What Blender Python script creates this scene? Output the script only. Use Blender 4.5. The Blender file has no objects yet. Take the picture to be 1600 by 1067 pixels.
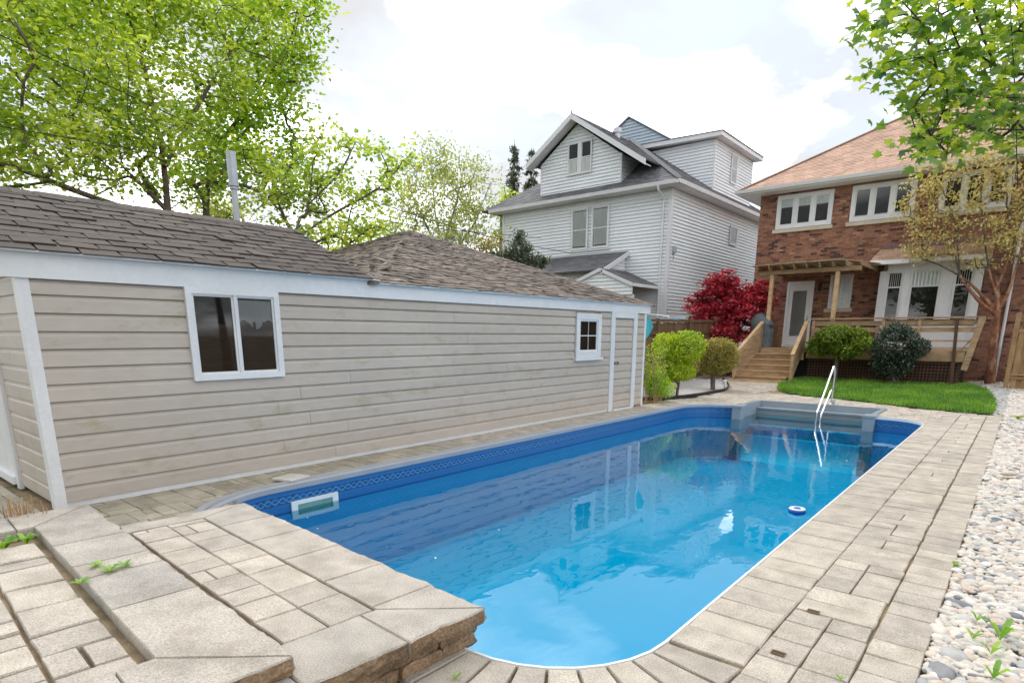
import bpy, math, random
import numpy as np
from mathutils import Vector, Matrix
random.seed(7); rng = np.random.default_rng(11)
S = bpy.context.scene
COL = S.collection
R_ = math.radians

# ------------------------------------------------------------------ camera
EYE = 1.62
YAW, PITCH, ROLL, FPX, CXP, CYP = R_(39.8), R_(13.35), R_(-.15), 942.7, 800.0, 746.3
_cy, _sy, _cp, _sp = math.cos(YAW), math.sin(YAW), math.cos(PITCH), math.sin(PITCH)
FW = Vector((-_sy*_cp, _cy*_cp, -_sp)); _r = Vector((_cy, _sy, 0)); _d = FW.cross(_r)
RT = _r*math.cos(ROLL)+_d*math.sin(ROLL); DN = -_r*math.sin(ROLL)+_d*math.cos(ROLL)
cam = bpy.data.cameras.new('camera'); co = bpy.data.objects.new('camera', cam); COL.objects.link(co)
m = Matrix.Identity(4)
for i in range(3):
    m[i][0] = RT[i]; m[i][1] = -DN[i]; m[i][2] = -FW[i]
m[2][3] = EYE
co.matrix_world = m
cam.sensor_width = 36; cam.lens = FPX/1600*36; cam.shift_y = (CYP-533.5)/1600; cam.clip_end = 2000; cam.clip_start = .05
S.camera = co

# ------------------------------------------------------------------ world, sun, exposure
SUN_EL, SUN_AZ = R_(52), R_(150)      # azimuth measured from +X, counter-clockwise, direction TO the sun
W = bpy.data.worlds.new('World'); S.world = W; W.use_nodes = True
SKY_OFF = (9.3, 5.9, 6)
def build_world():
    nt = W.node_tree; nt.nodes.clear(); N = nt.nodes.new; L = nt.links.new
    out = N('ShaderNodeOutputWorld'); bg = N('ShaderNodeBackground'); bg.inputs[1].default_value = .1
    L(bg.outputs[0], out.inputs[0])
    sky = N('ShaderNodeTexSky'); sky.sky_type = 'NISHITA'; sky.sun_disc = False
    sky.sun_elevation = SUN_EL; sky.sun_rotation = math.pi/2-SUN_AZ; sky.dust_density = 1.5
    tc = N('ShaderNodeTexCoord'); sp = N('ShaderNodeSeparateXYZ'); L(tc.outputs['Generated'], sp.inputs[0])
    mx = N('ShaderNodeMath'); mx.operation = 'MAXIMUM'; L(sp.outputs[2], mx.inputs[0]); mx.inputs[1].default_value = 0
    ad = N('ShaderNodeMath'); ad.operation = 'ADD'; L(mx.outputs[0], ad.inputs[0]); ad.inputs[1].default_value = .22
    dx = N('ShaderNodeMath'); dx.operation = 'DIVIDE'; L(sp.outputs[0], dx.inputs[0]); L(ad.outputs[0], dx.inputs[1])
    dy = N('ShaderNodeMath'); dy.operation = 'DIVIDE'; L(sp.outputs[1], dy.inputs[0]); L(ad.outputs[0], dy.inputs[1])
    cb = N('ShaderNodeCombineXYZ'); L(dx.outputs[0], cb.inputs[0]); L(dy.outputs[0], cb.inputs[1])
    m0 = N('ShaderNodeMapping'); m0.inputs['Location'].default_value = SKY_OFF; L(cb.outputs[0], m0.inputs[0])
    n1 = N('ShaderNodeTexNoise'); n1.inputs['Scale'].default_value = 1.3; n1.inputs['Detail'].default_value = 8
    n1.inputs['Roughness'].default_value = .55; n1.inputs['Distortion'].default_value = .25; L(m0.outputs[0], n1.inputs['Vector'])
    r1 = N('ShaderNodeMapRange'); r1.inputs[1].default_value = .37; r1.inputs[2].default_value = .55; L(n1.outputs[0], r1.inputs[0])
    mp = N('ShaderNodeMapping'); mp.inputs['Location'].default_value = (SKY_OFF[0]*1.7+3.1, 1.7-SKY_OFF[1], 4); L(cb.outputs[0], mp.inputs[0])
    n2 = N('ShaderNodeTexNoise'); n2.inputs['Scale'].default_value = 1.6; n2.inputs['Detail'].default_value = 6; L(mp.outputs[0], n2.inputs['Vector'])
    r2 = N('ShaderNodeMapRange'); r2.inputs[1].default_value = .46; r2.inputs[2].default_value = .74; L(n2.outputs[0], r2.inputs[0])
    cc = N('ShaderNodeMix'); cc.data_type = 'RGBA'; L(r2.outputs[0], cc.inputs[0])
    cc.inputs[6].default_value = (10.2, 10.35, 10.7, 1); cc.inputs[7].default_value = (88, 89, 90, 1)
    mixc = N('ShaderNodeMix'); mixc.data_type = 'RGBA'; L(r1.outputs[0], mixc.inputs[0])
    hz = N('ShaderNodeVectorMath'); hz.operation = 'MULTIPLY_ADD'; L(sky.outputs[0], hz.inputs[0]); hz.inputs[1].default_value = (.9, .9, .9); hz.inputs[2].default_value = (8.2, 8.8, 9.6)
    L(hz.outputs[0], mixc.inputs[6]); L(cc.outputs[2], mixc.inputs[7]); L(mixc.outputs[2], bg.inputs[0])
build_world()
sl = bpy.data.lights.new('sun', 'SUN'); sl.energy = 1.5; sl.angle = R_(12); sl.color = (1, .96, .89)
so = bpy.data.objects.new('sun', sl); COL.objects.link(so)
sd = Vector((math.cos(SUN_EL)*math.cos(SUN_AZ), math.cos(SUN_EL)*math.sin(SUN_AZ), math.sin(SUN_EL)))
so.rotation_euler = sd.to_track_quat('Z', 'Y').to_euler()
vs = S.view_settings; vs.view_transform = 'Standard'; vs.look = 'None'; vs.gamma = 1; vs.use_curve_mapping = False
vs.exposure = -.30
S.cycles.max_bounces = 10; S.cycles.transparent_max_bounces = 24; S.cycles.diffuse_bounces = 4
S.cycles.caustics_reflective = False; S.cycles.caustics_refractive = False

# ------------------------------------------------------------------ small geometry of the calibrated view
def at(px, py, depth):
    v = FW + RT*((px-CXP)/FPX) + DN*((py-CYP)/FPX)
    return Vector((0, 0, EYE)) + v*depth

# ------------------------------------------------------------------ materials
def mat(name, a, b=None, rough=.75, noise=3.0, namt=.18, fine=70, famt=.12, bump=.25, bdist=.004, rnd=1.0,
        stain=None, stain_scale=1.2, stain_at=(.5, .68), stain_amt=.7, spec=.35, metallic=0, stretch=None, coat=0):
    M = bpy.data.materials.new(name); M.use_nodes = True; nt = M.node_tree; N = nt.nodes.new; L = nt.links.new
    P = nt.nodes['Principled BSDF']
    g = N('ShaderNodeNewGeometry'); oi = N('ShaderNodeObjectInfo')
    s = N('ShaderNodeMath'); s.operation = 'ADD'; L(g.outputs['Random Per Island'], s.inputs[0]); L(oi.outputs['Random'], s.inputs[1])
    f = N('ShaderNodeMath'); f.operation = 'FRACT'; L(s.outputs[0], f.inputs[0])
    vec = g.outputs['Position']
    if stretch:
        mp = N('ShaderNodeMapping'); mp.inputs['Scale'].default_value = stretch; L(vec, mp.inputs[0]); vec = mp.outputs[0]
    b = b or a
    mx = N('ShaderNodeMix'); mx.data_type = 'RGBA'; L(f.outputs[0], mx.inputs[0])
    if rnd == 0: mx.inputs[0].default_value = .5; nt.links.remove(mx.inputs[0].links[0])
    mx.inputs[6].default_value = (*a, 1); mx.inputs[7].default_value = (*b, 1)
    n1 = N('ShaderNodeTexNoise'); n1.inputs['Scale'].default_value = noise; n1.inputs['Detail'].default_value = 5; L(vec, n1.inputs['Vector'])
    n2 = N('ShaderNodeTexNoise'); n2.inputs['Scale'].default_value = fine; n2.inputs['Detail'].default_value = 3; L(vec, n2.inputs['Vector'])
    m1 = N('ShaderNodeMapRange'); L(n1.outputs[0], m1.inputs[0]); m1.inputs[1].default_value = .3; m1.inputs[2].default_value = .7
    m1.inputs[3].default_value = 1-namt; m1.inputs[4].default_value = 1+namt
    m2 = N('ShaderNodeMapRange'); L(n2.outputs[0], m2.inputs[0]); m2.inputs[1].default_value = .3; m2.inputs[2].default_value = .7
    m2.inputs[3].default_value = 1-famt; m2.inputs[4].default_value = 1+famt
    mu = N('ShaderNodeMath'); mu.operation = 'MULTIPLY'; L(m1.outputs[0], mu.inputs[0]); L(m2.outputs[0], mu.inputs[1])
    sc = N('ShaderNodeVectorMath'); sc.operation = 'SCALE'; L(mx.outputs[2], sc.inputs[0]); L(mu.outputs[0], sc.inputs['Scale'])
    colr = sc.outputs[0]
    if stain:
        n3 = N('ShaderNodeTexNoise'); n3.inputs['Scale'].default_value = stain_scale; n3.inputs['Detail'].default_value = 7; n3.inputs['Roughness'].default_value = .65
        L(vec, n3.inputs['Vector'])
        m3 = N('ShaderNodeMapRange'); L(n3.outputs[0], m3.inputs[0]); m3.inputs[1].default_value = stain_at[0]; m3.inputs[2].default_value = stain_at[1]
        m3.inputs[4].default_value = stain_amt
        mm = N('ShaderNodeMix'); mm.data_type = 'RGBA'; L(m3.outputs[0], mm.inputs[0]); L(colr, mm.inputs[6]); mm.inputs[7].default_value = (*stain, 1)
        colr = mm.outputs[2]
    L(colr, P.inputs['Base Color'])
    P.inputs['Roughness'].default_value = rough; P.inputs['Specular IOR Level'].default_value = spec; P.inputs['Metallic'].default_value = metallic
    P.inputs['Coat Weight'].default_value = coat
    if bump:
        bp = N('ShaderNodeBump'); bp.inputs['Strength'].default_value = bump; bp.inputs['Distance'].default_value = bdist
        ad = N('ShaderNodeMath'); ad.operation = 'ADD'; L(n1.outputs[0], ad.inputs[0]); L(n2.outputs[0], ad.inputs[1])
        L(ad.outputs[0], bp.inputs['Height']); L(bp.outputs[0], P.inputs['Normal'])
    return M

def leafmat(name, cols, trans=.45, rough=.5, gloss=.06):
    M = bpy.data.materials.new(name); M.use_nodes = True; nt = M.node_tree; nt.nodes.clear(); N = nt.nodes.new; L = nt.links.new
    out = N('ShaderNodeOutputMaterial'); g = N('ShaderNodeNewGeometry'); oi = N('ShaderNodeObjectInfo')
    s = N('ShaderNodeMath'); s.operation = 'ADD'; L(g.outputs['Random Per Island'], s.inputs[0]); L(oi.outputs['Random'], s.inputs[1])
    f = N('ShaderNodeMath'); f.operation = 'FRACT'; L(s.outputs[0], f.inputs[0])
    n1 = N('ShaderNodeTexNoise'); n1.inputs['Scale'].default_value = .9; L(g.outputs['Position'], n1.inputs['Vector'])
    mxf = N('ShaderNodeMath'); mxf.operation = 'MULTIPLY_ADD'; L(n1.outputs[0], mxf.inputs[0]); mxf.inputs[1].default_value = 1.3; mxf.inputs[2].default_value = -.4
    av = N('ShaderNodeMix'); av.data_type = 'FLOAT'; av.inputs[0].default_value = .5; L(f.outputs[0], av.inputs[2]); L(mxf.outputs[0], av.inputs[3])
    cr = N('ShaderNodeValToRGB'); L(av.outputs[0], cr.inputs[0])
    e = cr.color_ramp.elements
    while len(e) < len(cols): e.new(.5)
    for i, c in enumerate(cols): e[i].position = .15+.7*i/(len(cols)-1); e[i].color = (*c, 1)
    d = N('ShaderNodeBsdfDiffuse'); t = N('ShaderNodeBsdfTranslucent'); L(cr.outputs[0], d.inputs[0])
    br = N('ShaderNodeVectorMath'); br.operation = 'MULTIPLY'; L(cr.outputs[0], br.inputs[0]); br.inputs[1].default_value = (1.25, 1.2, .7)
    L(br.outputs[0], t.inputs[0])
    m1 = N('ShaderNodeMixShader'); m1.inputs[0].default_value = trans; L(d.outputs[0], m1.inputs[1]); L(t.outputs[0], m1.inputs[2])
    gl = N('ShaderNodeBsdfGlossy'); gl.inputs['Roughness'].default_value = rough
    m2 = N('ShaderNodeMixShader'); m2.inputs[0].default_value = gloss; L(m1.outputs[0], m2.inputs[1]); L(gl.outputs[0], m2.inputs[2])
    L(m2.outputs[0], out.inputs[0])
    return M

def clear(name, tint, ior, rough=0.0, bump=None):
    """pane or water: tinted see-through body with a mirror film by Fresnel"""
    M = bpy.data.materials.new(name); M.use_nodes = True; nt = M.node_tree; nt.nodes.clear(); N = nt.nodes.new; L = nt.links.new
    out = N('ShaderNodeOutputMaterial'); tr = N('ShaderNodeBsdfTransparent'); tr.inputs[0].default_value = (*tint, 1)
    gl = N('ShaderNodeBsdfGlossy'); gl.inputs['Roughness'].default_value = rough; gl.inputs[0].default_value = (1, 1, 1, 1)
    fr = N('ShaderNodeFresnel'); fr.inputs[0].default_value = ior
    mx = N('ShaderNodeMixShader'); L(fr.outputs[0], mx.inputs[0]); L(tr.outputs[0], mx.inputs[1]); L(gl.outputs[0], mx.inputs[2]); L(mx.outputs[0], out.inputs[0])
    if bump:
        g = N('ShaderNodeNewGeometry'); prev = None
        for (scale, strength, stretch, rot) in bump:
            mp = N('ShaderNodeMapping'); mp.inputs['Scale'].default_value = stretch; mp.inputs['Rotation'].default_value = (0, 0, rot); L(g.outputs['Position'], mp.inputs[0])
            n = N('ShaderNodeTexNoise'); n.inputs['Scale'].default_value = scale; n.inputs['Detail'].default_value = 1.5; L(mp.outputs[0], n.inputs['Vector'])
            b = N('ShaderNodeBump'); b.inputs['Strength'].default_value = 1; b.inputs['Distance'].default_value = strength; L(n.outputs[0], b.inputs['Height'])
            if prev: L(prev.outputs[0], b.inputs['Normal'])
            prev = b
        L(prev.outputs[0], gl.inputs['Normal']); L(prev.outputs[0], fr.inputs['Normal'])
    return M

MT = {}
MT['paver'] = mat('tumbled_paver', (.50, .44, .365), (.385, .34, .29), noise=6, namt=.17, fine=130, famt=.3, bump=.65, bdist=.005, stain=(.22, .18, .125), stain_scale=2.6, stain_at=(.52, .78), stain_amt=.6)
MT['paver_mossy'] = mat('mossy_paver', (.46, .41, .325), (.33, .295, .225), noise=5, namt=.2, fine=130, famt=.2, bump=.5, stain=(.17, .155, .085), stain_scale=2.2, stain_at=(.5, .75), stain_amt=.6)
MT['slab'] = mat('coping_slab_stone', (.45, .40, .34), (.35, .32, .285), noise=4.5, namt=.17, fine=150, famt=.34, bump=.7, bdist=.004, stain=(.20, .165, .12), stain_scale=2.6, stain_at=(.50, .74), stain_amt=.6)
MT['rockface'] = mat('split_stone_face', (.26, .17, .10), (.17, .115, .07), noise=9, namt=.35, fine=60, famt=.3, bump=1, bdist=.015)
MT['sand'] = mat('joint_sand', (.25, .18, .105), rnd=0, noise=6, namt=.35, fine=200, famt=.3, bump=.6, stain=(.07, .075, .025), stain_scale=2.5, stain_at=(.5, .65))
MT['soil'] = mat('soil', (.10, .085, .055), rnd=0, noise=1.5, namt=.4, fine=60, famt=.3, bump=.7, bdist=.02, stain=(.07, .10, .03), stain_scale=.6)
MT['vinyl'] = mat('beige_vinyl_siding', (.50, .44, .385), (.46, .405, .355), rough=.5, noise=1.3, namt=.05, fine=14, famt=.04, bump=.12, bdist=.002, stain=(.30, .27, .13), stain_scale=5.5, stain_at=(.56, .72), stain_amt=.6, stretch=(1, .45, 1))
MT['white'] = mat('white_painted_trim', (.72, .72, .73), (.66, .66, .68), rough=.45, noise=2, namt=.05, fine=30, famt=.04, bump=.08, stain=(.42, .40, .36), stain_scale=2.5, stain_at=(.6, .85), stain_amt=.4)
MT['fascia'] = mat('pale_metal_fascia', (.70, .705, .72), (.67, .675, .69), rough=.4, noise=1.6, namt=.05, fine=14, famt=.03, bump=.1, stain=(.40, .41, .44), stain_scale=2.2, stain_at=(.56, .8), stain_amt=.4)
MT['shingle'] = mat('dark_brown_shingle', (.078, .058, .048), (.042, .032, .028), noise=4, namt=.28, fine=190, famt=.35, bump=.7, bdist=.004, stain=(.16, .14, .12), stain_scale=1.5, stain_at=(.6, .8), stain_amt=.5)
MT['shingle_old'] = mat('weathered_curled_shingle', (.23, .185, .15), (.10, .08, .068), noise=5, namt=.35, fine=120, famt=.35, bump=.8, bdist=.006, stain=(.055, .045, .04), stain_scale=3.2, stain_at=(.52, .68), stain_amt=.7)
MT['shingle_grey'] = mat('grey_asphalt_shingle', (.15, .15, .16), (.085, .086, .095), noise=6, namt=.2, fine=40, famt=.3, bump=.6)
MT['shingle_tan'] = mat('tan_orange_shingle', (.56, .37, .275), (.40, .255, .185), noise=1.5, namt=.12, fine=26, famt=.22, bump=.6)
MT['lap'] = mat('pale_grey_lap_siding', (.76, .78, .80), (.73, .76, .785), rough=.5, noise=.8, namt=.05, fine=9, famt=.04, bump=.1, stain=(.36, .35, .32), stain_scale=.9, stain_at=(.62, .85), stain_amt=.35)
MT['lap_blue'] = mat('blue_grey_lap_siding', (.40, .48, .55), (.37, .45, .52), rough=.5, namt=.05, famt=.04)
def brickmat():
    M = mat('red_brick', (.3, .1, .05), rnd=1, noise=7, namt=.22, fine=60, famt=.25, bump=.8, bdist=.006, rough=.85, spec=.2)
    nt = M.node_tree; mx = [n for n in nt.nodes if n.type == 'MIX'][0]
    cr = nt.nodes.new('ShaderNodeValToRGB'); f = [n for n in nt.nodes if n.type == 'MATH' and n.operation == 'FRACT'][0]
    nt.links.new(f.outputs[0], cr.inputs[0]); cr.color_ramp.interpolation = 'CONSTANT'
    cs = [(0, (.30, .145, .095)), (.28, (.25, .115, .078)), (.5, (.34, .165, .105)), (.66, (.20, .09, .062)), (.78, (.30, .165, .11)), (.88, (.085, .05, .042)), (.97, (.44, .23, .145))]
    e = cr.color_ramp.elements
    while len(e) < len(cs): e.new(.5)
    for i, (p, c) in enumerate(cs): e[i].position = p; e[i].color = (*c, 1)
    nt.links.new(cr.outputs[0], mx.inputs[6]); nt.links.new(cr.outputs[0], mx.inputs[7])
    return M
MT['brick'] = brickmat()
MT['mortar'] = mat('mortar', (.33, .27, .22), rnd=0, noise=4, fine=60, bump=.4)
MT['limestone'] = mat('limestone_sill', (.52, .46, .36), rnd=0, noise=3, namt=.12, bump=.2)
MT['wood'] = mat('weathered_deck_wood', (.46, .315, .185), (.32, .21, .125), noise=3, namt=.25, fine=30, famt=.18, bump=.35, stretch=(1, 1, 4), stain=(.14, .09, .055), stain_scale=1.3, stain_at=(.5, .75), stain_amt=.5)
MT['wood_pale'] = mat('pale_post_wood', (.52, .35, .19), (.42, .27, .14), noise=3, namt=.2, fine=24, famt=.15, bump=.25, stretch=(1, 1, 4))
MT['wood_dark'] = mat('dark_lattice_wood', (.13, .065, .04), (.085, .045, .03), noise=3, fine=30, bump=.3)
MT['fence_dark'] = mat('shaded_brown_fence', (.17, .10, .055), (.11, .065, .035), noise=3, fine=28, bump=.3, stretch=(3, 3, .6))  # fence brown darkened to carry the shade behind the shrubs
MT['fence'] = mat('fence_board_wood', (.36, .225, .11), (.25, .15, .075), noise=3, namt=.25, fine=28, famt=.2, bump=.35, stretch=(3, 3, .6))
MT['bark'] = mat('grey_brown_bark', (.14, .11, .085), rnd=0, noise=6, namt=.35, fine=40, famt=.3, bump=1, bdist=.02, stretch=(1, 1, .35))
MT['bark_pale'] = mat('pale_bark', (.33, .28, .21), rnd=0, noise=5, namt=.3, fine=40, bump=.8, bdist=.02, stretch=(1, 1, .4))
MT['bark_red'] = mat('peeling_red_bark', (.23, .095, .05), rnd=0, noise=9, namt=.4, fine=45, famt=.35, bump=1, bdist=.015, stretch=(1, 1, .5), stain=(.48, .30, .19), stain_scale=6, stain_at=(.52, .6), stain_amt=.6)
MT['bark_dark'] = mat('dark_bark', (.06, .045, .035), rnd=0, noise=7, fine=50, bump=.8)
MT['steel'] = mat('stainless_steel', (.72, .72, .74), rnd=0, rough=.22, metallic=1, bump=0, namt=.03, famt=.02)
MT['track'] = mat('pool_coping_track', (.34, .355, .385), rnd=0, rough=.4, namt=.06, famt=.04, bump=.05, stain=(.3, .29, .27), stain_scale=3, stain_at=(.6, .8), stain_amt=.4)
MT['fibre'] = mat('grey_fibreglass_step', (.29, .33, .37), rnd=0, rough=.35, namt=.06, famt=.03, bump=.05)
MT['plastic'] = mat('white_plastic', (.78, .79, .80), rnd=0, rough=.35, namt=.03, famt=.02, bump=0)
MT['plastic_blue'] = mat('blue_plastic', (.02, .10, .42), rnd=0, rough=.35, namt=.05, bump=0)
MT['black'] = mat('black_plastic', (.02, .02, .022), rnd=0, rough=.5, bump=.1)
MT['dark'] = mat('unlit_dark', (.022, .02, .018), rnd=0, rough=.9, bump=0, namt=.3)  # near-black colour stands in for unlit interiors and the shade under the deck
MT['curtain'] = mat('pale_curtain', (.80, .81, .79), rnd=0, rough=.9, noise=4, namt=.06, stretch=(5, 5, .3), bump=.3, bdist=.02)
MT['curtain_grey'] = mat('grey_blind', (.52, .54, .55), rnd=0, rough=.8, noise=3, namt=.1, bump=.2)
MT['fabric'] = mat('slate_grey_cover_fabric', (.115, .135, .15), rnd=0, rough=.7, noise=4, namt=.25, bump=.6, bdist=.02)
MT['card'] = mat('brown_box', (.24, .13, .07), rnd=0, bump=.1)
MT['metal_grey'] = mat('galvanised_flue', (.46, .48, .52), rnd=0, rough=.45, metallic=.3, namt=.08, bump=.05)
MT['rust'] = mat('rusty_metal', (.20, .12, .07), rnd=0, rough=.8)
MT['teal'] = mat('teal_netting', (.10, .50, .55), rnd=0, rough=.8)
MT['netwhite'] = mat('pale_net', (.62, .72, .78), rnd=0, rough=.7)
MT['pebble'] = mat('river_pebble', (.60, .54, .46), (.44, .41, .38), rough=.6, noise=20, namt=.12, fine=150, famt=.1, bump=.2, bdist=.002)
def pebblecols():
    M = MT['pebble']; nt = M.node_tree; mx = [n for n in nt.nodes if n.type == 'MIX'][0]
    cr = nt.nodes.new('ShaderNodeValToRGB'); f = [n for n in nt.nodes if n.type == 'MATH' and n.operation == 'FRACT'][0]
    nt.links.new(f.outputs[0], cr.inputs[0])
    cs = [(0, (.64, .59, .52)), (.3, (.52, .47, .41)), (.5, (.70, .66, .60)), (.68, (.52, .39, .31)), (.78, (.60, .56, .50)), (.90, (.35, .35, .36)), (.96, (.13, .14, .16)), (1, (.66, .64, .60))]
    e = cr.color_ramp.elements
    while len(e) < len(cs): e.new(.5)
    for i, (p, c) in enumerate(cs): e[i].position = p; e[i].color = (*c, 1)
    nt.links.new(cr.outputs[0], mx.inputs[6]); nt.links.new(cr.outputs[0], mx.inputs[7])
pebblecols()
MT['gravel'] = mat('pale_gravel', (.50, .49, .48), (.33, .32, .31), noise=10, fine=90, bump=.3)
MT['twig'] = mat('dry_straw_twig', (.52, .36, .20), (.36, .22, .12), bump=.1)
MT['loose'] = mat('pale_loose_slab', (.62, .59, .53), rnd=0, bump=.2)
MT['glass'] = clear('window_glass', (.93, .96, .96), 1.42, .01)
MT['glass_dark'] = clear('dusty_window_glass', (.70, .72, .70), 1.5, .03)
MT['water'] = clear('pool_water', (.15, .93, 1.0), 1.60, .0, bump=[(1.3, .0035, (1, .55, 1), R_(15)), (6.5, .0018, (1, .5, 1), R_(-10)), (22, .00012, (1, .6, 1), R_(30))])
def linermat():
    M = bpy.data.materials.new('blue_vinyl_liner'); M.use_nodes = True; nt = M.node_tree; N = nt.nodes.new; L = nt.links.new
    P = nt.nodes['Principled BSDF']; P.inputs['Roughness'].default_value = .45
    uv = N('ShaderNodeUVMap'); sp = N('ShaderNodeSeparateXYZ'); L(uv.outputs[0], sp.inputs[0])
    def mth(op, a, b=None, c=None):
        n = N('ShaderNodeMath'); n.operation = op
        for i, x in enumerate((a, b, c)):
            if x is None: continue
            if isinstance(x, (int, float)): n.inputs[i].default_value = x
            else: L(x, n.inputs[i])
        return n.outputs[0]
    u, v = sp.outputs[0], sp.outputs[1]           # u metres along the wall, v metres below the rim
    w = mth('MULTIPLY', mth('SINE', mth('MULTIPLY', u, 2*math.pi/.17)), .028)
    w2 = mth('MULTIPLY', mth('SINE', mth('ADD', mth('MULTIPLY', u, 2*math.pi/.17), math.pi)), .028)
    c = mth('SUBTRACT', v, .155)
    l1 = mth('LESS_THAN', mth('ABSOLUTE', mth('SUBTRACT', c, w)), .009)
    l2 = mth('LESS_THAN', mth('ABSOLUTE', mth('SUBTRACT', c, w2)), .006)
    rails = mth('LESS_THAN', mth('ABSOLUTE', mth('SUBTRACT', mth('ABSOLUTE', c), .06)), .006)
    pat = mth('MAXIMUM', mth('MAXIMUM', l1, l2), rails)
    inb = mth('LESS_THAN', mth('ABSOLUTE', c), .058)
    n = N('ShaderNodeTexNoise'); n.inputs['Scale'].default_value = 18; L(uv.outputs[0], n.inputs['Vector'])
    nn = mth('GREATER_THAN', n.outputs[0], .53)
    def mix(f, a, b):
        x = N('ShaderNodeMix'); x.data_type = 'RGBA'
        for s, val in ((0, f), (6, a), (7, b)):
            if isinstance(val, tuple): x.inputs[s].default_value = (*val, 1)
            else: L(val, x.inputs[s])
        return x.outputs[2]
    band = mix(nn, (.008, .08, .27), (.006, .05, .18))
    band = mix(pat, band, (.05, .24, .50))
    base = mix(inb, (.006, .12, .36), band)
    deep = N('ShaderNodeMapRange'); L(v, deep.inputs[0]); deep.inputs[1].default_value = .315; deep.inputs[2].default_value = .32
    body = mix(deep.outputs[0], base, (.008, .64, .97))
    L(body, P.inputs['Base Color'])
    return M
MT['liner'] = linermat()
MT['lf_maple'] = leafmat('young_maple_leaves', [(.20, .34, .035), (.46, .62, .08), (.74, .82, .13), (.92, .90, .26)], .62)
MT['lf_maple_b'] = leafmat('green_maple_leaves', [(.16, .34, .02), (.36, .58, .03), (.60, .74, .05), (.74, .78, .07)], .6)
MT['lf_over'] = leafmat('overhanging_maple_leaves', [(.07, .17, .015), (.20, .34, .025), (.44, .54, .03), (.80, .78, .06)], .58, .35, .07)
MT['lf_pale'] = leafmat('pale_olive_leaves', [(.34, .40, .12), (.56, .62, .20), (.74, .72, .24)], .5)
MT['lf_tan'] = leafmat('tan_spring_leaves', [(.50, .40, .18), (.68, .60, .26), (.70, .70, .26)], .4)
MT['lf_red'] = leafmat('crimson_maple_leaves', [(.28, .012, .03), (.56, .04, .09), (.82, .13, .20), (.92, .36, .40)], .5)  # the palest pinks put leaf highlights into the colour
MT['lf_lime'] = leafmat('lime_shrub_leaves', [(.20, .34, .012), (.52, .66, .025), (.78, .80, .05)], .4)
MT['lf_olive'] = leafmat('olive_bronze_leaves', [(.14, .15, .025), (.36, .34, .06), (.56, .42, .14), (.66, .46, .26)], .35)
MT['lf_juniper'] = leafmat('juniper_leaves', [(.10, .17, .015), (.30, .40, .03), (.52, .56, .05)], .3)
MT['lf_yew'] = leafmat('dark_yew_leaves', [(.015, .035, .02), (.035, .075, .04), (.10, .15, .085)], .15, .4, .1)
MT['lf_spruce'] = leafmat('spruce_needles', [(.08, .11, .07), (.15, .18, .11), (.26, .24, .17)], .2)
MT['grass'] = leafmat('lawn_grass', [(.04, .14, .01), (.14, .34, .02), (.30, .50, .035), (.50, .60, .08)], .4)
MT['weed'] = leafmat('fresh_weed_leaves', [(.12, .30, .02), (.26, .46, .03), (.42, .56, .05)], .4)

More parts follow.
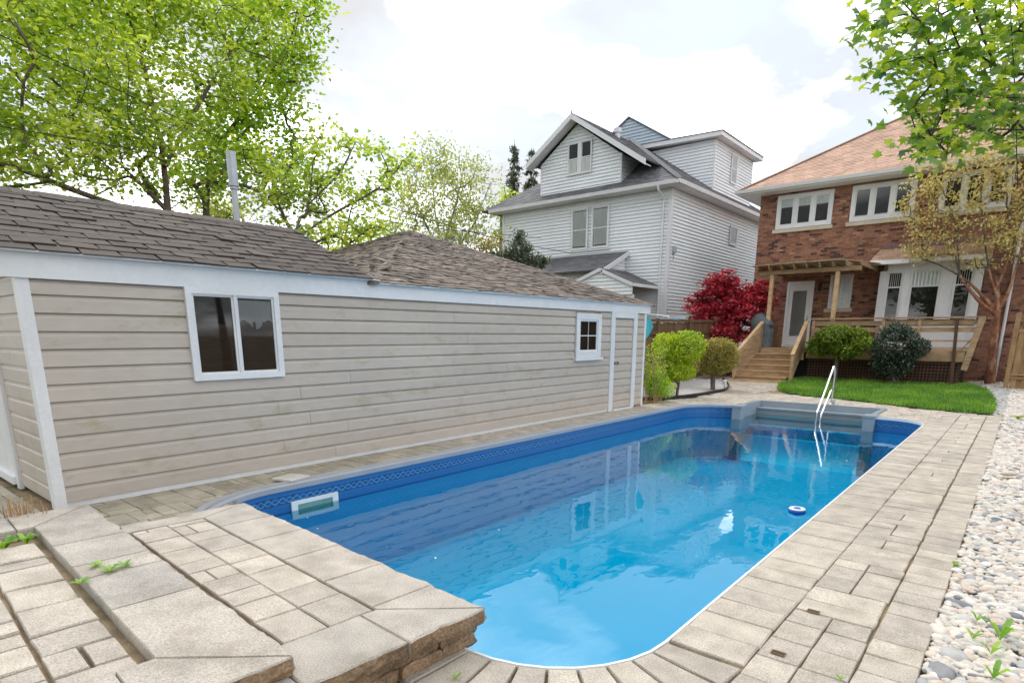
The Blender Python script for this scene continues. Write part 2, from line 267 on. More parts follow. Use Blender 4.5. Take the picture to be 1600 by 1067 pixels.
# ------------------------------------------------------------------ mesh helpers
WL = {}                                   # world location of every object's origin (nothing is rotated above part level)
class MB:
    def __init__(s): s.v = []; s.f = []
    def add(s, vs, fs):
        n = len(s.v); s.v += [tuple(p) for p in vs]; s.f += [tuple(i+n for i in f) for f in fs]; return s
    def box(s, x0, x1, y0, y1, z0, z1):
        return s.add([(x0,y0,z0),(x1,y0,z0),(x1,y1,z0),(x0,y1,z0),(x0,y0,z1),(x1,y0,z1),(x1,y1,z1),(x0,y1,z1)],
                     [(0,3,2,1),(4,5,6,7),(0,1,5,4),(1,2,6,5),(2,3,7,6),(3,0,4,7)])
    def beam(s, a, b, w, h, up=(0, 0, 1)):
        a, b = Vector(a), Vector(b); d = (b-a).normalized(); u = Vector(up); sd_ = d.cross(u).normalized(); uu = sd_.cross(d).normalized()
        vs = []
        for p in (a, b):
            for i, j in ((-1,-1),(1,-1),(1,1),(-1,1)): vs.append(p+sd_*(w/2*i)+uu*(h/2*j))
        return s.add(vs, [(0,1,2,3),(7,6,5,4),(0,4,5,1),(1,5,6,2),(2,6,7,3),(3,7,4,0)])
    def prism(s, poly, z0, z1):           # poly in xy, counter-clockwise
        n = len(poly); vs = [(x, y, z0) for x, y in poly]+[(x, y, z1) for x, y in poly]
        return s.add(vs, [tuple(range(n-1, -1, -1)), tuple(range(n, 2*n))]+[(i, (i+1) % n, n+(i+1) % n, n+i) for i in range(n)])
    def extr(s, pts, d):                  # planar polygon extruded by vector d
        n = len(pts); d = Vector(d); vs = [Vector(p) for p in pts]; vs += [p+d for p in vs]
        return s.add(vs, [tuple(range(n-1, -1, -1)), tuple(range(n, 2*n))]+[(i, (i+1) % n, n+(i+1) % n, n+i) for i in range(n)])
    def tube(s, pts, rad, n=8, cap=True):
        pts = [Vector(p) for p in pts]; rr = rad if hasattr(rad, '__len__') else [rad]*len(pts)
        vs = []; prev = None
        for i, p in enumerate(pts):
            t = (pts[min(i+1, len(pts)-1)]-pts[max(i-1, 0)]).normalized()
            if prev is None: prev = t.orthogonal().normalized()
            u = (prev-t*prev.dot(t)).normalized(); prev = u; w = t.cross(u)
            for k in range(n):
                a = 2*math.pi*k/n; vs.append(p+(u*math.cos(a)+w*math.sin(a))*rr[i])
        fs = [(i*n+k, i*n+(k+1) % n, (i+1)*n+(k+1) % n, (i+1)*n+k) for i in range(len(pts)-1) for k in range(n)]
        if cap: fs += [tuple(range(n-1, -1, -1)), tuple((len(pts)-1)*n+k for k in range(n))]
        return s.add(vs, fs)
    def lathe(s, c, prof, n=20):
        vs = [(c[0]+r*math.cos(2*math.pi*k/n), c[1]+r*math.sin(2*math.pi*k/n), c[2]+z) for r, z in prof for k in range(n)]
        m_ = len(prof)
        fs = [(i*n+k, i*n+(k+1) % n, (i+1)*n+(k+1) % n, (i+1)*n+k) for i in range(m_-1) for k in range(n)]
        fs += [tuple(range(n-1, -1, -1)), tuple((m_-1)*n+k for k in range(n))]
        return s.add(vs, fs)

def link(name, me, material, parent, center):
    o = bpy.data.objects.new(name, me); COL.objects.link(o)
    if material and not me.materials: me.materials.append(MT[material] if isinstance(material, str) else material)
    pw = Vector((0, 0, 0))
    if parent: o.parent = parent; pw = WL[parent.name]
    o.location = Vector(center)-pw; WL[o.name] = Vector(center)
    return o
def part(name, mb, material, parent=None, smooth=False, kind=None, label=None):
    if isinstance(mb, MB): V = np.array(mb.v, dtype=np.float32); F = mb.f
    else: V, F = mb
    c = (V.min(0)+V.max(0))/2
    if parent is None: c[2] = V[:, 2].min()
    me = bpy.data.meshes.new(name)
    if isinstance(F, np.ndarray):
        n, k = F.shape; me.vertices.add(len(V)); me.vertices.foreach_set('co', (V-c).astype(np.float32).ravel())
        me.loops.add(n*k); me.loops.foreach_set('vertex_index', F.astype(np.int32).ravel())
        me.polygons.add(n); me.polygons.foreach_set('loop_start', np.arange(0, n*k, k, dtype=np.int32)); me.update(calc_edges=True)
    else: me.from_pydata((V-c).tolist(), [], F); me.update()
    if smooth: me.polygons.foreach_set('use_smooth', [True]*len(me.polygons))
    o = link(name, me, material, parent, c)
    if kind: o['kind'] = kind
    if label: o['label'] = label
    return o
def tag(o, label=None, cat=None, group=None, kind=None):
    if label: o['label'] = label
    if cat: o['category'] = cat
    if group: o['group'] = group
    if kind: o['kind'] = kind
    return o
def thing(name, loc, label, cat, group=None, kind=None):
    o = bpy.data.objects.new(name, None); COL.objects.link(o); o.location = loc; o.empty_display_size = .2; WL[o.name] = Vector(loc)
    return tag(o, label, cat, group, kind)
def inst(name, me, mtx, parent):
    o = bpy.data.objects.new(name, me); COL.objects.link(o); o.parent = parent
    o.matrix_local = Matrix.Translation(-WL[parent.name]) @ mtx; WL[o.name] = mtx.translation.copy(); return o
def structure(name, mb, material, label=None, **k):
    o = part(name, mb, material, **k); o['kind'] = 'structure'
    if label: o['label'] = label
    return o
def newmesh(name, mb, material, smooth=False):
    me = bpy.data.meshes.new(name); me.from_pydata([tuple(v) for v in mb.v], [], mb.f); me.materials.append(MT[material])
    if smooth: me.polygons.foreach_set('use_smooth', [True]*len(me.polygons))
    me.update(); return me
def sstep(a, b, x): t = min(1, max(0, (x-a)/(b-a))); return t*t*(3-2*t)
def gz(y): return .15*sstep(17.5, 23.5, y)          # the yard rises a little towards the houses
def inpoly(x, y, P):
    c = False; n = len(P); j = n-1
    for i in range(n):
        if (P[i][1] > y) != (P[j][1] > y) and x < (P[j][0]-P[i][0])*(y-P[i][1])/(P[j][1]-P[i][1])+P[i][0]: c = not c
        j = i
    return c
def bez(pts, n=8):                                   # Catmull-Rom through points
    P = [Vector(p) for p in pts]; P = [P[0]*2-P[1]]+P+[P[-1]*2-P[-2]]; out = []
    for i in range(1, len(P)-2):
        for k in range(n):
            t = k/n; a, b, c, d = P[i-1], P[i], P[i+1], P[i+2]
            out.append(.5*((2*b)+(c-a)*t+(2*a-5*b+4*c-d)*t*t+(3*b-a-3*c+d)*t**3))
    out.append(P[-2]); return out

# ------------------------------------------------------------------ ground
PX0, PX1, PY0, PY1, WZ = -6.0, -1.27, 2.08, 14.25, -.29
def ground():
    m = MB(); hx0, hx1, hy0, hy1 = -6.35, -1.0, 1.9, 16.1; B = 400
    z = -.05
    def q(x0, x1, y0, y1, za=z, zb=z): m.add([(x0,y0,za),(x1,y0,za),(x1,y1,zb),(x0,y1,zb)], [(0,1,2,3)])
    q(-B, B, -B, hy0); q(-B, hx0, hy0, hy1); q(hx1, B, hy0, hy1); q(-B, B, hy1, 17.5)
    ys = np.linspace(17.5, 23.5, 9)
    for a, b in zip(ys[:-1], ys[1:]): q(-B, B, a, b, z+gz(a), z+gz(b))
    q(-B, B, 23.5, B, z+.15, z+.15)
    return structure('ground', m, 'soil')
ground()

# ------------------------------------------------------------------ pool
def arc(cx, cy, r, a0, a1, n): return [(cx+r*math.cos(R_(a0+(a1-a0)*i/n)), cy+r*math.sin(R_(a0+(a1-a0)*i/n))) for i in range(n+1)]
def outline(off=0.0):                                # clockwise seen from above starting near-left, offset outward
    o = off; P = []
    P += arc(PX0+1.1, PY0+1.1, 1.1+o, 270, 180, 10)
    P += [(PX0-o, y) for y in np.linspace(4, 12.6, 8)]
    P += arc(PX0+.9, PY1-.9, .9+o, 180, 90, 8)
    P += [(-5.0, PY1+o), (-2.2, PY1+o)]
    P += arc(PX1-.75, PY1-.75, .75+o, 90, 0, 8)
    P += [(PX1+o, y) for y in np.linspace(13, 3.4, 9)]
    P += arc(PX1-.75, PY0+.75, .75+o, 0, -90, 8)
    return P
pool = thing('swimming_pool', (-3.6, 8, -1.3), 'long rectangular in-ground swimming pool with rounded corners and blue patterned liner', 'swimming pool')
def build_pool():
    P = outline(); n = len(P); PC = P+[P[0]]
    m = MB(); us = [0]
    for i in range(n): us.append(us[-1]+math.dist(PC[i], PC[i+1]))
    zs = [-.02, WZ-.02, -1.25]
    uvs = []; i5 = [i for i, p in enumerate(P) if abs(p[0]+5.0) < 1e-6 and abs(p[1]-PY1) < 1e-6][0]
    for i in range(n):
        if i == i5: continue                         # opening to the step bay
        a, b = PC[i], PC[i+1]
        for z0, z1 in zip(zs[:-1], zs[1:]):
            m.add([(a[0],a[1],z0),(b[0],b[1],z0),(b[0],b[1],z1),(a[0],a[1],z1)], [(0,1,2,3)])
            uvs += [(us[i], -z0), (us[i+1], -z0), (us[i+1], -z1), (us[i], -z1)]
    o = part('liner_wall', m, 'liner', pool)
    uvl = o.data.uv_layers.new(name='UVMap'); uvl.data.foreach_set('uv', np.array(uvs, dtype=np.float32).ravel())
    m = MB(); m.add([(x, y, -1.25) for x, y in P[::-1]], [tuple(range(n))])
    fl = part('floor', m, 'liner', pool); uvl = fl.data.uv_layers.new(name='UVMap'); uvl.data.foreach_set('uv', [1.0]*(2*n))
    # coping track: broad metal rail on the garage side and the ends, thin lip on the paved side
    def strip(idx, wo, prof):
        mm = MB(); rows = []
        for i in idx:
            i %= n; a, b = Vector(P[i-1]), Vector(P[(i+1) % n]); t = (b-a).normalized(); nr = Vector((-t.y, t.x))
            rows.append([(P[i][0]+nr.x*o_*wo, P[i][1]+nr.y*o_*wo, z) for o_, z in prof])
        k = len(prof); vs = [p for r in rows for p in r]
        mm.add(vs, [(r*k+j, r*k+j+1, (r+1)*k+j+1, (r+1)*k+j) for r in range(len(rows)-1) for j in range(k-1)])
        return mm
    prof = [(-.012, -.05), (-.012, .004), (.008, .018), (.035, .018), (.040, .004), (.062, .004), (.068, .022), (.14, .022), (.155, .0), (.155, -.05)]
    i1 = i5; part('coping_track', strip(range(0, i1+1), 1, prof), 'track', pool)
    lip = [(-.004, -.05), (-.004, .003), (.010, .003), (.010, -.05)]
    part('coping_lip', strip(range(i5+1, n+1), 1, lip), 'plastic', pool)
    # skimmer mouth
    m = MB(); x = PX0+.006; y0, y1, z0, z1 = 3.37, 3.97, -.385, -.185; t = .045
    for a in ((y0,y1,z1-t,z1),(y0,y1,z0,z0+t),(y0,y0+t+.03,z0+t,z1-t),(y1-t-.03,y1,z0+t,z1-t)): m.box(x, x+.02, *a)
    f = part('skimmer_frame', m, 'plastic', pool)
    m = MB(); m.box(x+.001, x+.006, y0+t+.03, y1-t-.03, z0+t, z1-t); part('skimmer_flap', m, MT['sk'], f)
    # step bay
    X0, X1, Y0, Y1 = -4.95, -2.3, PY1, 15.75
    m = MB()
    m.box(X0-.09, X0, Y0+.02, Y1, -1.32, .02); m.box(X1, X1+.09, Y0+.02, Y1, -1.32, .02); m.box(X0-.09, X1+.09, Y1, Y1+.1, -1.32, .02)
    st = part('step_bay', m, 'fibre', pool)
    for k, (z, yy) in enumerate([(-.13, 15.5), (-.30, 15.2), (-.50, 14.9), (-.72, 14.6)]):
        mm = MB(); mm.box(X0, X1, yy, (15.75, 15.5, 15.2, 14.9)[k], -1.32, z); mm.box(X0, X1, yy-.03, yy, z-.035, z+.004); tt = part('tread', mm, 'fibre' if k < 2 else 'liner', st)
        if k > 1: ul = tt.data.uv_layers.new(name='UVMap'); ul.data.foreach_set('uv', [1.0]*(2*len(tt.data.loops)))
    for xa, xb in ((-5.06, -4.86), (-2.36, -2.16)):
        mm = MB(); mm.prism([(xa, Y0-.16), (xb, Y0-.16), (xb, Y0+.1), (xa, Y0+.1)], -1.32, -.02)
        mm.prism([(xa-.02, Y0-.18), (xb+.02, Y0-.18), (xb+.02, Y0+.22), (xa-.02, Y0+.22)], -.02, .028); part('step_pillar', mm, 'fibre', pool)
    # water
    Q = [p for p in outline(-.001)]
    m = MB(); i = i5; poly = Q[:i+1]+[(-5.0+.05, PY1), (X0+.001, Y1-.001), (X1-.001, Y1-.001), (X1-.001, PY1)]+Q[i+1:]
    m.add([(x, y, WZ) for x, y in poly[::-1]], [tuple(range(len(poly)))])
    structure('pool_water', m, 'water')
MT['sk'] = mat('skimmer_green_water', (.16, .34, .30), rnd=0, rough=.2)
build_pool()

def ring_bed():                                      # bedding under the coping between the pool wall and the ground sheet
    A = outline(.005); n = len(A); m = MB()
    def proj(p):
        x, y = p; dx0, dx1, dy0, dy1 = x+6.4, -.95-x, y-1.85, 16.15-y
        c, k = min((dx0, 0), (dx1, 1), (dy0, 2), (dy1, 3))
        return [(-6.4, y), (-.95, y), (x, 1.85), (x, 16.15)][k]
    vs = []
    for p in A: vs += [(p[0], p[1], -.035), (*proj(p), -.035)]
    # corners of the rectangle
    m.add(vs, [(2*i, 2*((i+1) % n), 2*((i+1) % n)+1, 2*i+1) for i in range(n) if not (abs(A[i][0]+5) < .01 and A[i][1] > 14)])
    for cx_, cy_ in ((-6.4, 1.85), (-.95, 1.85), (-6.4, 16.15), (-.95, 16.15)):
        s = sorted(range(n), key=lambda i: math.dist(A[i], (cx_, cy_)))[:1]
        sx, sy = (1 if cx_ < -3 else -1), (1 if cy_ < 8 else -1)
        w = 1.35
        m.add([(cx_, cy_, -.042), (cx_+sx*w, cy_, -.042), (cx_+sx*.45, cy_+sy*.45, -.042), (cx_, cy_+sy*w, -.042)], [(0,1,2,3) if sx*sy > 0 else (3,2,1,0)])
    m.box(-6.2, -5.05, 14.3, 16.2, -.3, -.036); m.box(-2.2, -1.1, 14.3, 16.2, -.3, -.037); m.box(-5.1, -2.1, 15.86, 16.2, -.3, -.038)
    structure('bedding_sand', m, 'sand')
ring_bed()

# ------------------------------------------------------------------ paving
def slabmesh(quad, z0, z1, rough_edges=(), seed=0, step=.045):
    """quad corners counter-clockwise; edges listed in rough_edges get a split-stone outline"""
    r = random.Random(seed); P = []; rf = []
    c = Vector((sum(q[0] for q in quad)/len(quad), sum(q[1] for q in quad)/len(quad)))
    for i in range(len(quad)):
        a, b = Vector(quad[i]), Vector(quad[(i+1) % len(quad)]); L = (b-a).length; n = max(1, int(L/step)) if i in rough_edges else max(1, int(L/.15))
        nr = Vector(((b-a).y, -(b-a).x)).normalized(); off = 0
        for k in range(n):
            t = k/n; p = a.lerp(b, t)
            if i in rough_edges: off = off*.55+r.gauss(0, .005); p = p+nr*(off+.004)
            else: p = p+nr*r.gauss(0, .001)
            P.append(p); rf.append(i in rough_edges)
    n = len(P); m = MB(); vs = []
    for z, ins in ((z0, .012), (z0+(z1-z0)*.33, -.004), (z0+(z1-z0)*.66, .002), (z1-.008, .004), (z1, .014)):
        for i, p in enumerate(P):
            d = (c-p).normalized(); jj = r.gauss(0, .006) if rf[i] and z < z1-.009 else 0
            q = p+d*(ins if rf[i] else max(0, ins)*.5); q = q+d*jj; vs.append((q.x, q.y, z+(r.gauss(0, .0015) if rf[i] and z == z1 else 0)))
    m.add(vs, [(a*n+i, a*n+(i+1) % n, (a+1)*n+(i+1) % n, (a+1)*n+i) for a in range(4) for i in range(n)]+[tuple(range(4*n, 5*n)), tuple(range(n-1, -1, -1))])
    return m, n
def paver_unit(k, rough=.008):                       # unit footprint, top at z=0, tumbled chamfered edges
    r = np.random.default_rng(100+k); m = MB(); vs = []
    base = [(-.5,-.5),(0,-.5),(.5,-.5),(.5,0),(.5,.5),(0,.5),(-.5,.5),(-.5,0)]
    j = r.normal(0, rough, (8, 2))
    for z, inset in ((-.06, 0.0), (-.008, .0), (0, .02)):
        for i, (x, y) in enumerate(base):
            s = 1-2*inset; vs.append((x*s+j[i][0]*.8, y*s+j[i][1]*.8, z+(r.normal(0, .0012) if z == 0 else 0)))
    fs = [(a*8+i, a*8+(i+1) % 8, (a+1)*8+(i+1) % 8, (a+1)*8+i) for a in range(2) for i in range(8)]
    vs.append((0, 0, .0015)); fs += [(16+i, 16+(i+1) % 8, 24) for i in range(8)]
    m.add(vs, fs); return m
PU = [paver_unit(k) for k in range(6)]
PM = [newmesh('paver', u, 'paver') for u in PU]
PMm = [newmesh('paver', u, 'paver_mossy') for u in PU]
PV = [np.array(u.v) for u in PU]
def ashlar(x0, x1, y0, y1, r, hs=(.21, .21, .15, .27), ws=(.2, .27, .34, .41, .15), gap=.008, split=.3):
    out = []; y = y0
    while y < y1-.06:
        h = r.choice(hs); h = min(h, y1-y) if y1-y-h > .08 else y1-y
        x = x0-r.random()*.15*(split > 0)
        while x < x1-.02:
            w = r.choice(ws); xa, xb = max(x, x0), min(x+w, x1)
            if xb-xa > .05:
                if h > .2 and w < .3 and r.random() < split:
                    hh = h*r.choice((.4, .5, .6)); out.append(((xa+xb)/2, y+hh/2, xb-xa-gap, hh-gap, 0)); out.append(((xa+xb)/2, y+(h+hh)/2, xb-xa-gap, h-hh-gap, 0))
                else: out.append(((xa+xb)/2, y+h/2, xb-xa-gap, h-gap, 0))
            x += w
        y += h
    return out
def swap(L): return [(y, x, h, w, r) for x, y, w, h, r in L]
BED = [(-7.35, 14.0), (-6.95, 14.45), (-6.80, 15.06), (-6.70, 16.0), (-6.68, 17.2), (-6.72, 18.0), (-7.0, 19.0), (-7.45, 20.05), (-8.0, 21.1)]
LAWN = [(-5.95, 20.6), (-5.6, 19.2), (-5.0, 18.3), (-4.3, 17.85), (-3.3, 17.5), (-2.4, 16.95), (-1.5, 16.45), (-.8, 16.25), (-.36, 16.2), (-.34, 17.5), (-.42, 19.5), (-.7, 21.8), (-1.25, 23.4), (-3.0, 24.2), (-5.85, 24.0)]
def paving():
    r = random.Random(5); P = []                     # x, y, w, h, rot, z, mossy
    y = 2.86
    while y < 14.5:                                  # header row along the pool
        h = r.choice((.245, .25, .235)); P.append((-1.262+.202, y+h/2, .405, h-.006, 0, 0, 0)); y += h
    for k in range(3): P.append((-2.02-.11-.22*k, 2.08-.21, .212, .40, 0, 0, 0))
    fan = lambda x, y: x < -.84 and y < 2.9 and math.dist((x, y), (-2.02, 2.83)) < 1.1
    F = ashlar(-.855, -.418, 1.0, 15.9, r, hs=(.2, .25, .17), ws=(.214, .428, .428), split=0)
    F += ashlar(-2.6, -.86, .9, 2.75, r, hs=(.25, .2), ws=(.4, .3, .27), split=.1)
    for f in F:
        if f[1] < 2.95 and (math.dist(f[:2], (-2.02, 2.83)) < 1.22 or (f[0] < -2.0 and f[1] > 1.6)) and f[0] < -.86: continue
        P.append((*f, -.004, 0))
    y = .9
    while y < 16.05: P.append((-.290, y+.104, .244, .202, 0, 0, 0)); y += .208
    for f in ashlar(-6.81, -6.20, 1.35, 14.4, r): P.append((*f, -.004, 1 if f[1] < 6 else 0))
    for f in ashlar(-6.2, -5.86, 1.35, 2.72, r): P.append((*f, -.004, 1))
    for f in ashlar(-5.86, -4.7, 1.35, 2.6, r): P.append((*f, -.004, 1))
    for f in ashlar(-9.2, -5.2, .2, 1.35, r): P.append((*f, -.004, 1))
    for f in ashlar(-6.2, -5.15, 14.46, 15.9, r): P.append((*f, -.004, 0))
    for f in ashlar(-2.2, -.86, 14.28, 15.9, r): P.append((*f, -.004, 0))
    blob = BED+[(-12, 21.1), (-12, 14)]
    for f in ashlar(-9, -.18, 15.9, 22.2, r):
        if inpoly(f[0], f[1], blob) or inpoly(f[0], f[1], LAWN) or (f[0] > -5.7 and f[1] > 18.2) or (f[0] > -3.2 and f[1] > 17.3) or (f[0] < -8.2) or f[0] > -.4 and f[1] > 16.3: continue
        P.append((*f, -.004, 0))
    for f in ashlar(-7.3, -6.2, 14.46, 15.9, r):
        if not inpoly(f[0], f[1], blob): P.append((*f, -.004, 0))
    vis = [p for p in P]
    def seen(p):
        v = Vector((p[0], p[1], -EYE)); d = v.dot(FW)
        if d < .3: return 1e9
        px, py = CXP+FPX*v.dot(RT)/d, CYP+FPX*v.dot(DN)/d
        if not (-60 < px < 1660 and py < 1120): return 500+d
        if -4.95 < p[0] < -2.0 and p[1] < 2.3: return 400+d
        return d
    vis.sort(key=seen)
    deck = thing('pool_deck', (-1, 3, 0), 'pale tumbled stone paving around the pool and along the garage', 'paving', kind='structure')
    del deck['category']
    rr = random.Random(3); far_v = []; far_f = []; far_m = []
    n = 0; farP = {0: ([], []), 1: ([], [])}
    for i, (x, y, w, h, a, z, mo) in enumerate(vis):
        k = rr.randrange(6); flip = rr.choice((0, 1))*math.pi
        zz = z+gz(y)+rr.uniform(-.003, .003)
        M4 = Matrix.Translation((x, y, zz)) @ Matrix.Rotation(a+flip+rr.gauss(0, .008), 4, 'Z') @ Matrix.Rotation(rr.gauss(0, .006), 4, 'X') @ Matrix.Diagonal((w, h, 1, 1))
        if i < 282: inst('paver', (PMm if mo else PM)[k], M4, deck)
        else:
            A = np.array(M4); V = PV[k]@A[:3, :3].T+A[:3, 3]; L = farP[mo]; b = sum(len(q) for q in L[0]); L[0].append(V); L[1].extend([tuple(q+b for q in f) for f in PU[k].f])
    for mo in (0, 1):
        L = farP[mo]
        if L[0]: part('far_pavers', (np.concatenate(L[0]), L[1]), 'paver_mossy' if mo else 'paver', deck, kind='stuff')
    for k in range(8):                               # wedge-cut pavers fanning round the near corner
        a0, a1 = R_(-90+k*90/8+.5), R_(-90+(k+1)*90/8-.5); c = (-2.02, 2.83)
        q = [(c[0]+rd_*math.cos(a), c[1]+rd_*math.sin(a)) for rd_, a in ((.762, a0), (1.165, a0), (1.165, a1), (.762, a1))]
        m, _ = slabmesh(q, -.06, rr.uniform(-.002, .002), (), 300+k); part('paver', m, 'paver', deck)
    for pts in ([(-1.262, 13.5)]+[(PX1-.75+.762*math.cos(R_(a)), PY1-.75+.762*math.sin(R_(a))) for a in range(4, 90, 8)]+[(-2.0, 14.275), (-1.262, 14.275)],
                [(-6.17, 14.41), (-6.17, 13.4)]+[(PX0+.9+1.06*math.cos(R_(a)), PY1-.9+1.06*math.sin(R_(a))) for a in range(176, 92, -8)]+[(-5.15, 14.41)]):
        m = MB(); m.prism(pts, -.06, -.003) if pts[0][0] > -3 else m.prism(pts[::-1], -.06, -.004); part('paver', m, 'paver', deck)
    m = MB()                                          # jointing sand
    for x0, x1, y0, y1 in ((-.97, -.165, .8, 16.15), (-2.7, -.97, .8, 1.9), (-9.3, -6.36, .15, 14.5), (-6.36, -4.6, .15, 1.86)):
        m.add([(x0,y0,-.022),(x1,y0,-.022),(x1,y1,-.022),(x0,y1,-.022)], [(0,1,2,3)])
    ys = np.linspace(16.1, 23.6, 16)
    for a, b in zip(ys[:-1], ys[1:]): m.add([(-9.2,a,-.022+gz(a)),(-.165,a,-.022+gz(a)),(-.165,b,-.022+gz(b)),(-9.2,b,-.022+gz(b))], [(0,1,2,3)])
    part('joint_sand', m, 'sand', deck)
paving()

# small square openings in the paving (anchor sockets)
# ------------------------------------------------------------------ raised patio in the foreground
U = Vector((-.998, .062, 0)); V_ = Vector((.062, .998, 0))
def slab(parent, quad, z0, z1, rough=(), seed=0):
    ar = sum(quad[i][0]*quad[(i+1) % len(quad)][1]-quad[(i+1) % len(quad)][0]*quad[i][1] for i in range(len(quad)))
    if ar < 0:
        n = len(quad); quad = quad[::-1]; rough = [(n-2-e) % n for e in rough]
    m, n = slabmesh(quad, z0, z1, rough, seed)
    o = part('coping_slab', m, 'slab', parent)
    o.data.materials.append(MT['rockface'])
    if rough:
        ne = []; step = .045; c0 = 0
        idx = 0; owner = []
        for i in range(len(quad)):
            L = math.dist(quad[i], quad[(i+1) % len(quad)]); k = max(1, int(L/step)) if i in rough else max(1, int(L/.15)); owner += [i]*k
        for a in range(3):
            for i in range(n):
                if owner[i] in rough: o.data.polygons[a*n+i].material_index = 1
    return o
ZM, ZC = .22, .31
def uv(O, a, b): p = Vector((O[0], O[1], 0))+U*a+V_*b; return (p.x, p.y)
patio = thing('raised_patio', (-3.4, 1.3, 0), 'raised stone patio with two shallow steps overhanging the near end of the pool', 'patio')
def build_patio():
    r = random.Random(21)
    O = (-1.985, 2.165)                              # overhanging corner, a runs away from it along the pool end, b back towards the pool (positive)
    W1 = .405; g = .006
    cuts = [0, .44, .93, 1.43, 1.93, 2.43, 2.95]
    for i in range(len(cuts)-1):
        a, b = cuts[i]+g/2, cuts[i+1]-g/2
        q = [uv(O, a, 0), uv(O, b, 0), uv(O, b, -W1), uv(O, a, -W1)]
        if i == 0: q = [uv(O, .004, 0), uv(O, b, 0), uv(O, b, -W1), uv(O, W1+.004, -W1)]
        if i == len(cuts)-2: q = [uv(O, a, 0), uv(O, b, 0), uv(O, b-.20, -W1), uv(O, a, -W1)]
        slab(patio, q, ZM-.085, ZM, rough=[0], seed=i)
    bc = [0, .50, 1.02, 1.55, 2.1]                   # near side, running towards the viewer
    for i in range(4):
        a, b = bc[i]+g/2, bc[i+1]-g/2
        q = [uv(O, 0, -a), uv(O, W1, -a), uv(O, W1, -b), uv(O, 0, -b)]
        if i == 0: q = [uv(O, .0, -.004), uv(O, W1, -W1-.004), uv(O, W1, -b), uv(O, 0, -b)]
        slab(patio, q, ZM-.085, ZM, rough=[3], seed=20+i)
    A = 2.95
    for i, (a, b) in enumerate(((.0, .42), (.42, .98), (.98, 1.5))):
        q = [uv(O, A, -a-.003), uv(O, A-.20, -max(a, W1)-.003), uv(O, A-.20, -b+.003), uv(O, A, -b+.003)]
        if i == 0: q = [uv(O, A, -.004), uv(O, A-.196, -W1-.0), uv(O, A-.196, -W1-.04), uv(O, A, -W1-.04)]
        slab(patio, q, ZM-.085, ZM, rough=[3] if i else [], seed=40+i)
    # field of pavers between the coping and the step above
    for f in ashlar(W1+.006, A-.205, -1.45, -W1-.006, r, hs=(.24, .17, .3), ws=(.3, .2, .38, .25)):
        p = uv(O, f[0], f[1]); k = r.randrange(6)
        if f[1] > -.98 or f[0] < .55:
            M4 = Matrix.Translation((p[0], p[1], ZM-.004+r.uniform(-.003, .002))) @ Matrix.Rotation(math.atan2(U.y, U.x), 4, 'Z') @ Matrix.Diagonal((f[2], f[3], 1, 1))
            inst('paver', PM[k], M4, patio)
    # upper step border
    C = (-2.165, 1.172); Wc = .405
    cc = [0, .62, 1.12, 1.58, 1.86, 2.36, 3.38]
    cc = [0, 1.05, 1.60, 1.85, 2.36, 3.36]
    for i in range(len(cc)-1):
        a, b = cc[i]+g/2, cc[i+1]-g/2
        q = [uv(C, a, 0), uv(C, b, 0), uv(C, b, -Wc), uv(C, a, -Wc)]
        if i == 0: q = [uv(C, .004, 0), uv(C, b, 0), uv(C, b, -Wc), uv(C, Wc, -Wc)]
        if i == len(cc)-2: q = [uv(C, a, 0), uv(C, b, 0), uv(C, b-.42, -Wc), uv(C, a, -Wc)]
        slab(patio, q, ZC-.088, ZC, rough=[0], seed=60+i)
    for i, (a, b) in enumerate(((0, .55), (.55, 1.2))):
        q = [uv(C, 0, -a-.002), uv(C, Wc, -a-.002), uv(C, Wc, -b), uv(C, 0, -b)]
        if i == 0: q = [uv(C, 0, -.006), uv(C, Wc-.004, -Wc-.004), uv(C, Wc-.004, -b), uv(C, 0, -b)]
        slab(patio, q, ZC-.088, ZC, rough=[3], seed=70+i)
    for i, (a, b) in enumerate(((0, .5), (.5, 1.1))):
        A2 = 3.36; q = [uv(C, A2, -a-.003), uv(C, A2-.42, -max(a, Wc)-.003), uv(C, A2-.42, -b), uv(C, A2, -b)]
        slab(patio, q, ZC-.088, ZC, rough=[3], seed=80+i)
    for f in ashlar(Wc+.01, 2.87, -1.25, -Wc-.035, r, hs=(.165, .22, .3), ws=(.36, .25, .42, .16)):
        if f[0] > 2.72 and f[1] > -.62: continue      # weedy pocket
        p = uv(C, f[0], f[1]); k = r.randrange(6)
        M4 = Matrix.Translation((p[0], p[1], .268+r.uniform(-.004, .004))) @ Matrix.Rotation(math.atan2(U.y, U.x)+r.gauss(0, .012), 4, 'Z') @ Matrix.Rotation(r.gauss(0, .01), 4, 'X') @ Matrix.Diagonal((f[2]-.012, f[3]-.012, 1, 1))
        inst('paver', PM[k], M4, patio)
    # bearing wall of split stones under the overhang
    for row, (z0, z1) in enumerate(((.07, .133), (.0, .068))):
        b = .02
        while b < 2.0:
            w = r.uniform(.17, .3); q = [uv(O, .05+r.uniform(0, .015), -b), uv(O, .2, -b), uv(O, .2, -b-w+.012), uv(O, .05+r.uniform(0, .015), -b-w+.012)]
            ar = sum(q[i][0]*q[(i+1) % 4][1]-q[(i+1) % 4][0]*q[i][1] for i in range(4)); rg = [3]
            if ar < 0: q = q[::-1]; rg = [3]
            m, _ = slabmesh(q, z0-.01, z1-.004, (0, 1, 2, 3), seed=int(b*100)+row*7, step=.06)
            part('wall_stone', m, 'rockface', patio); b += w
        a = .22
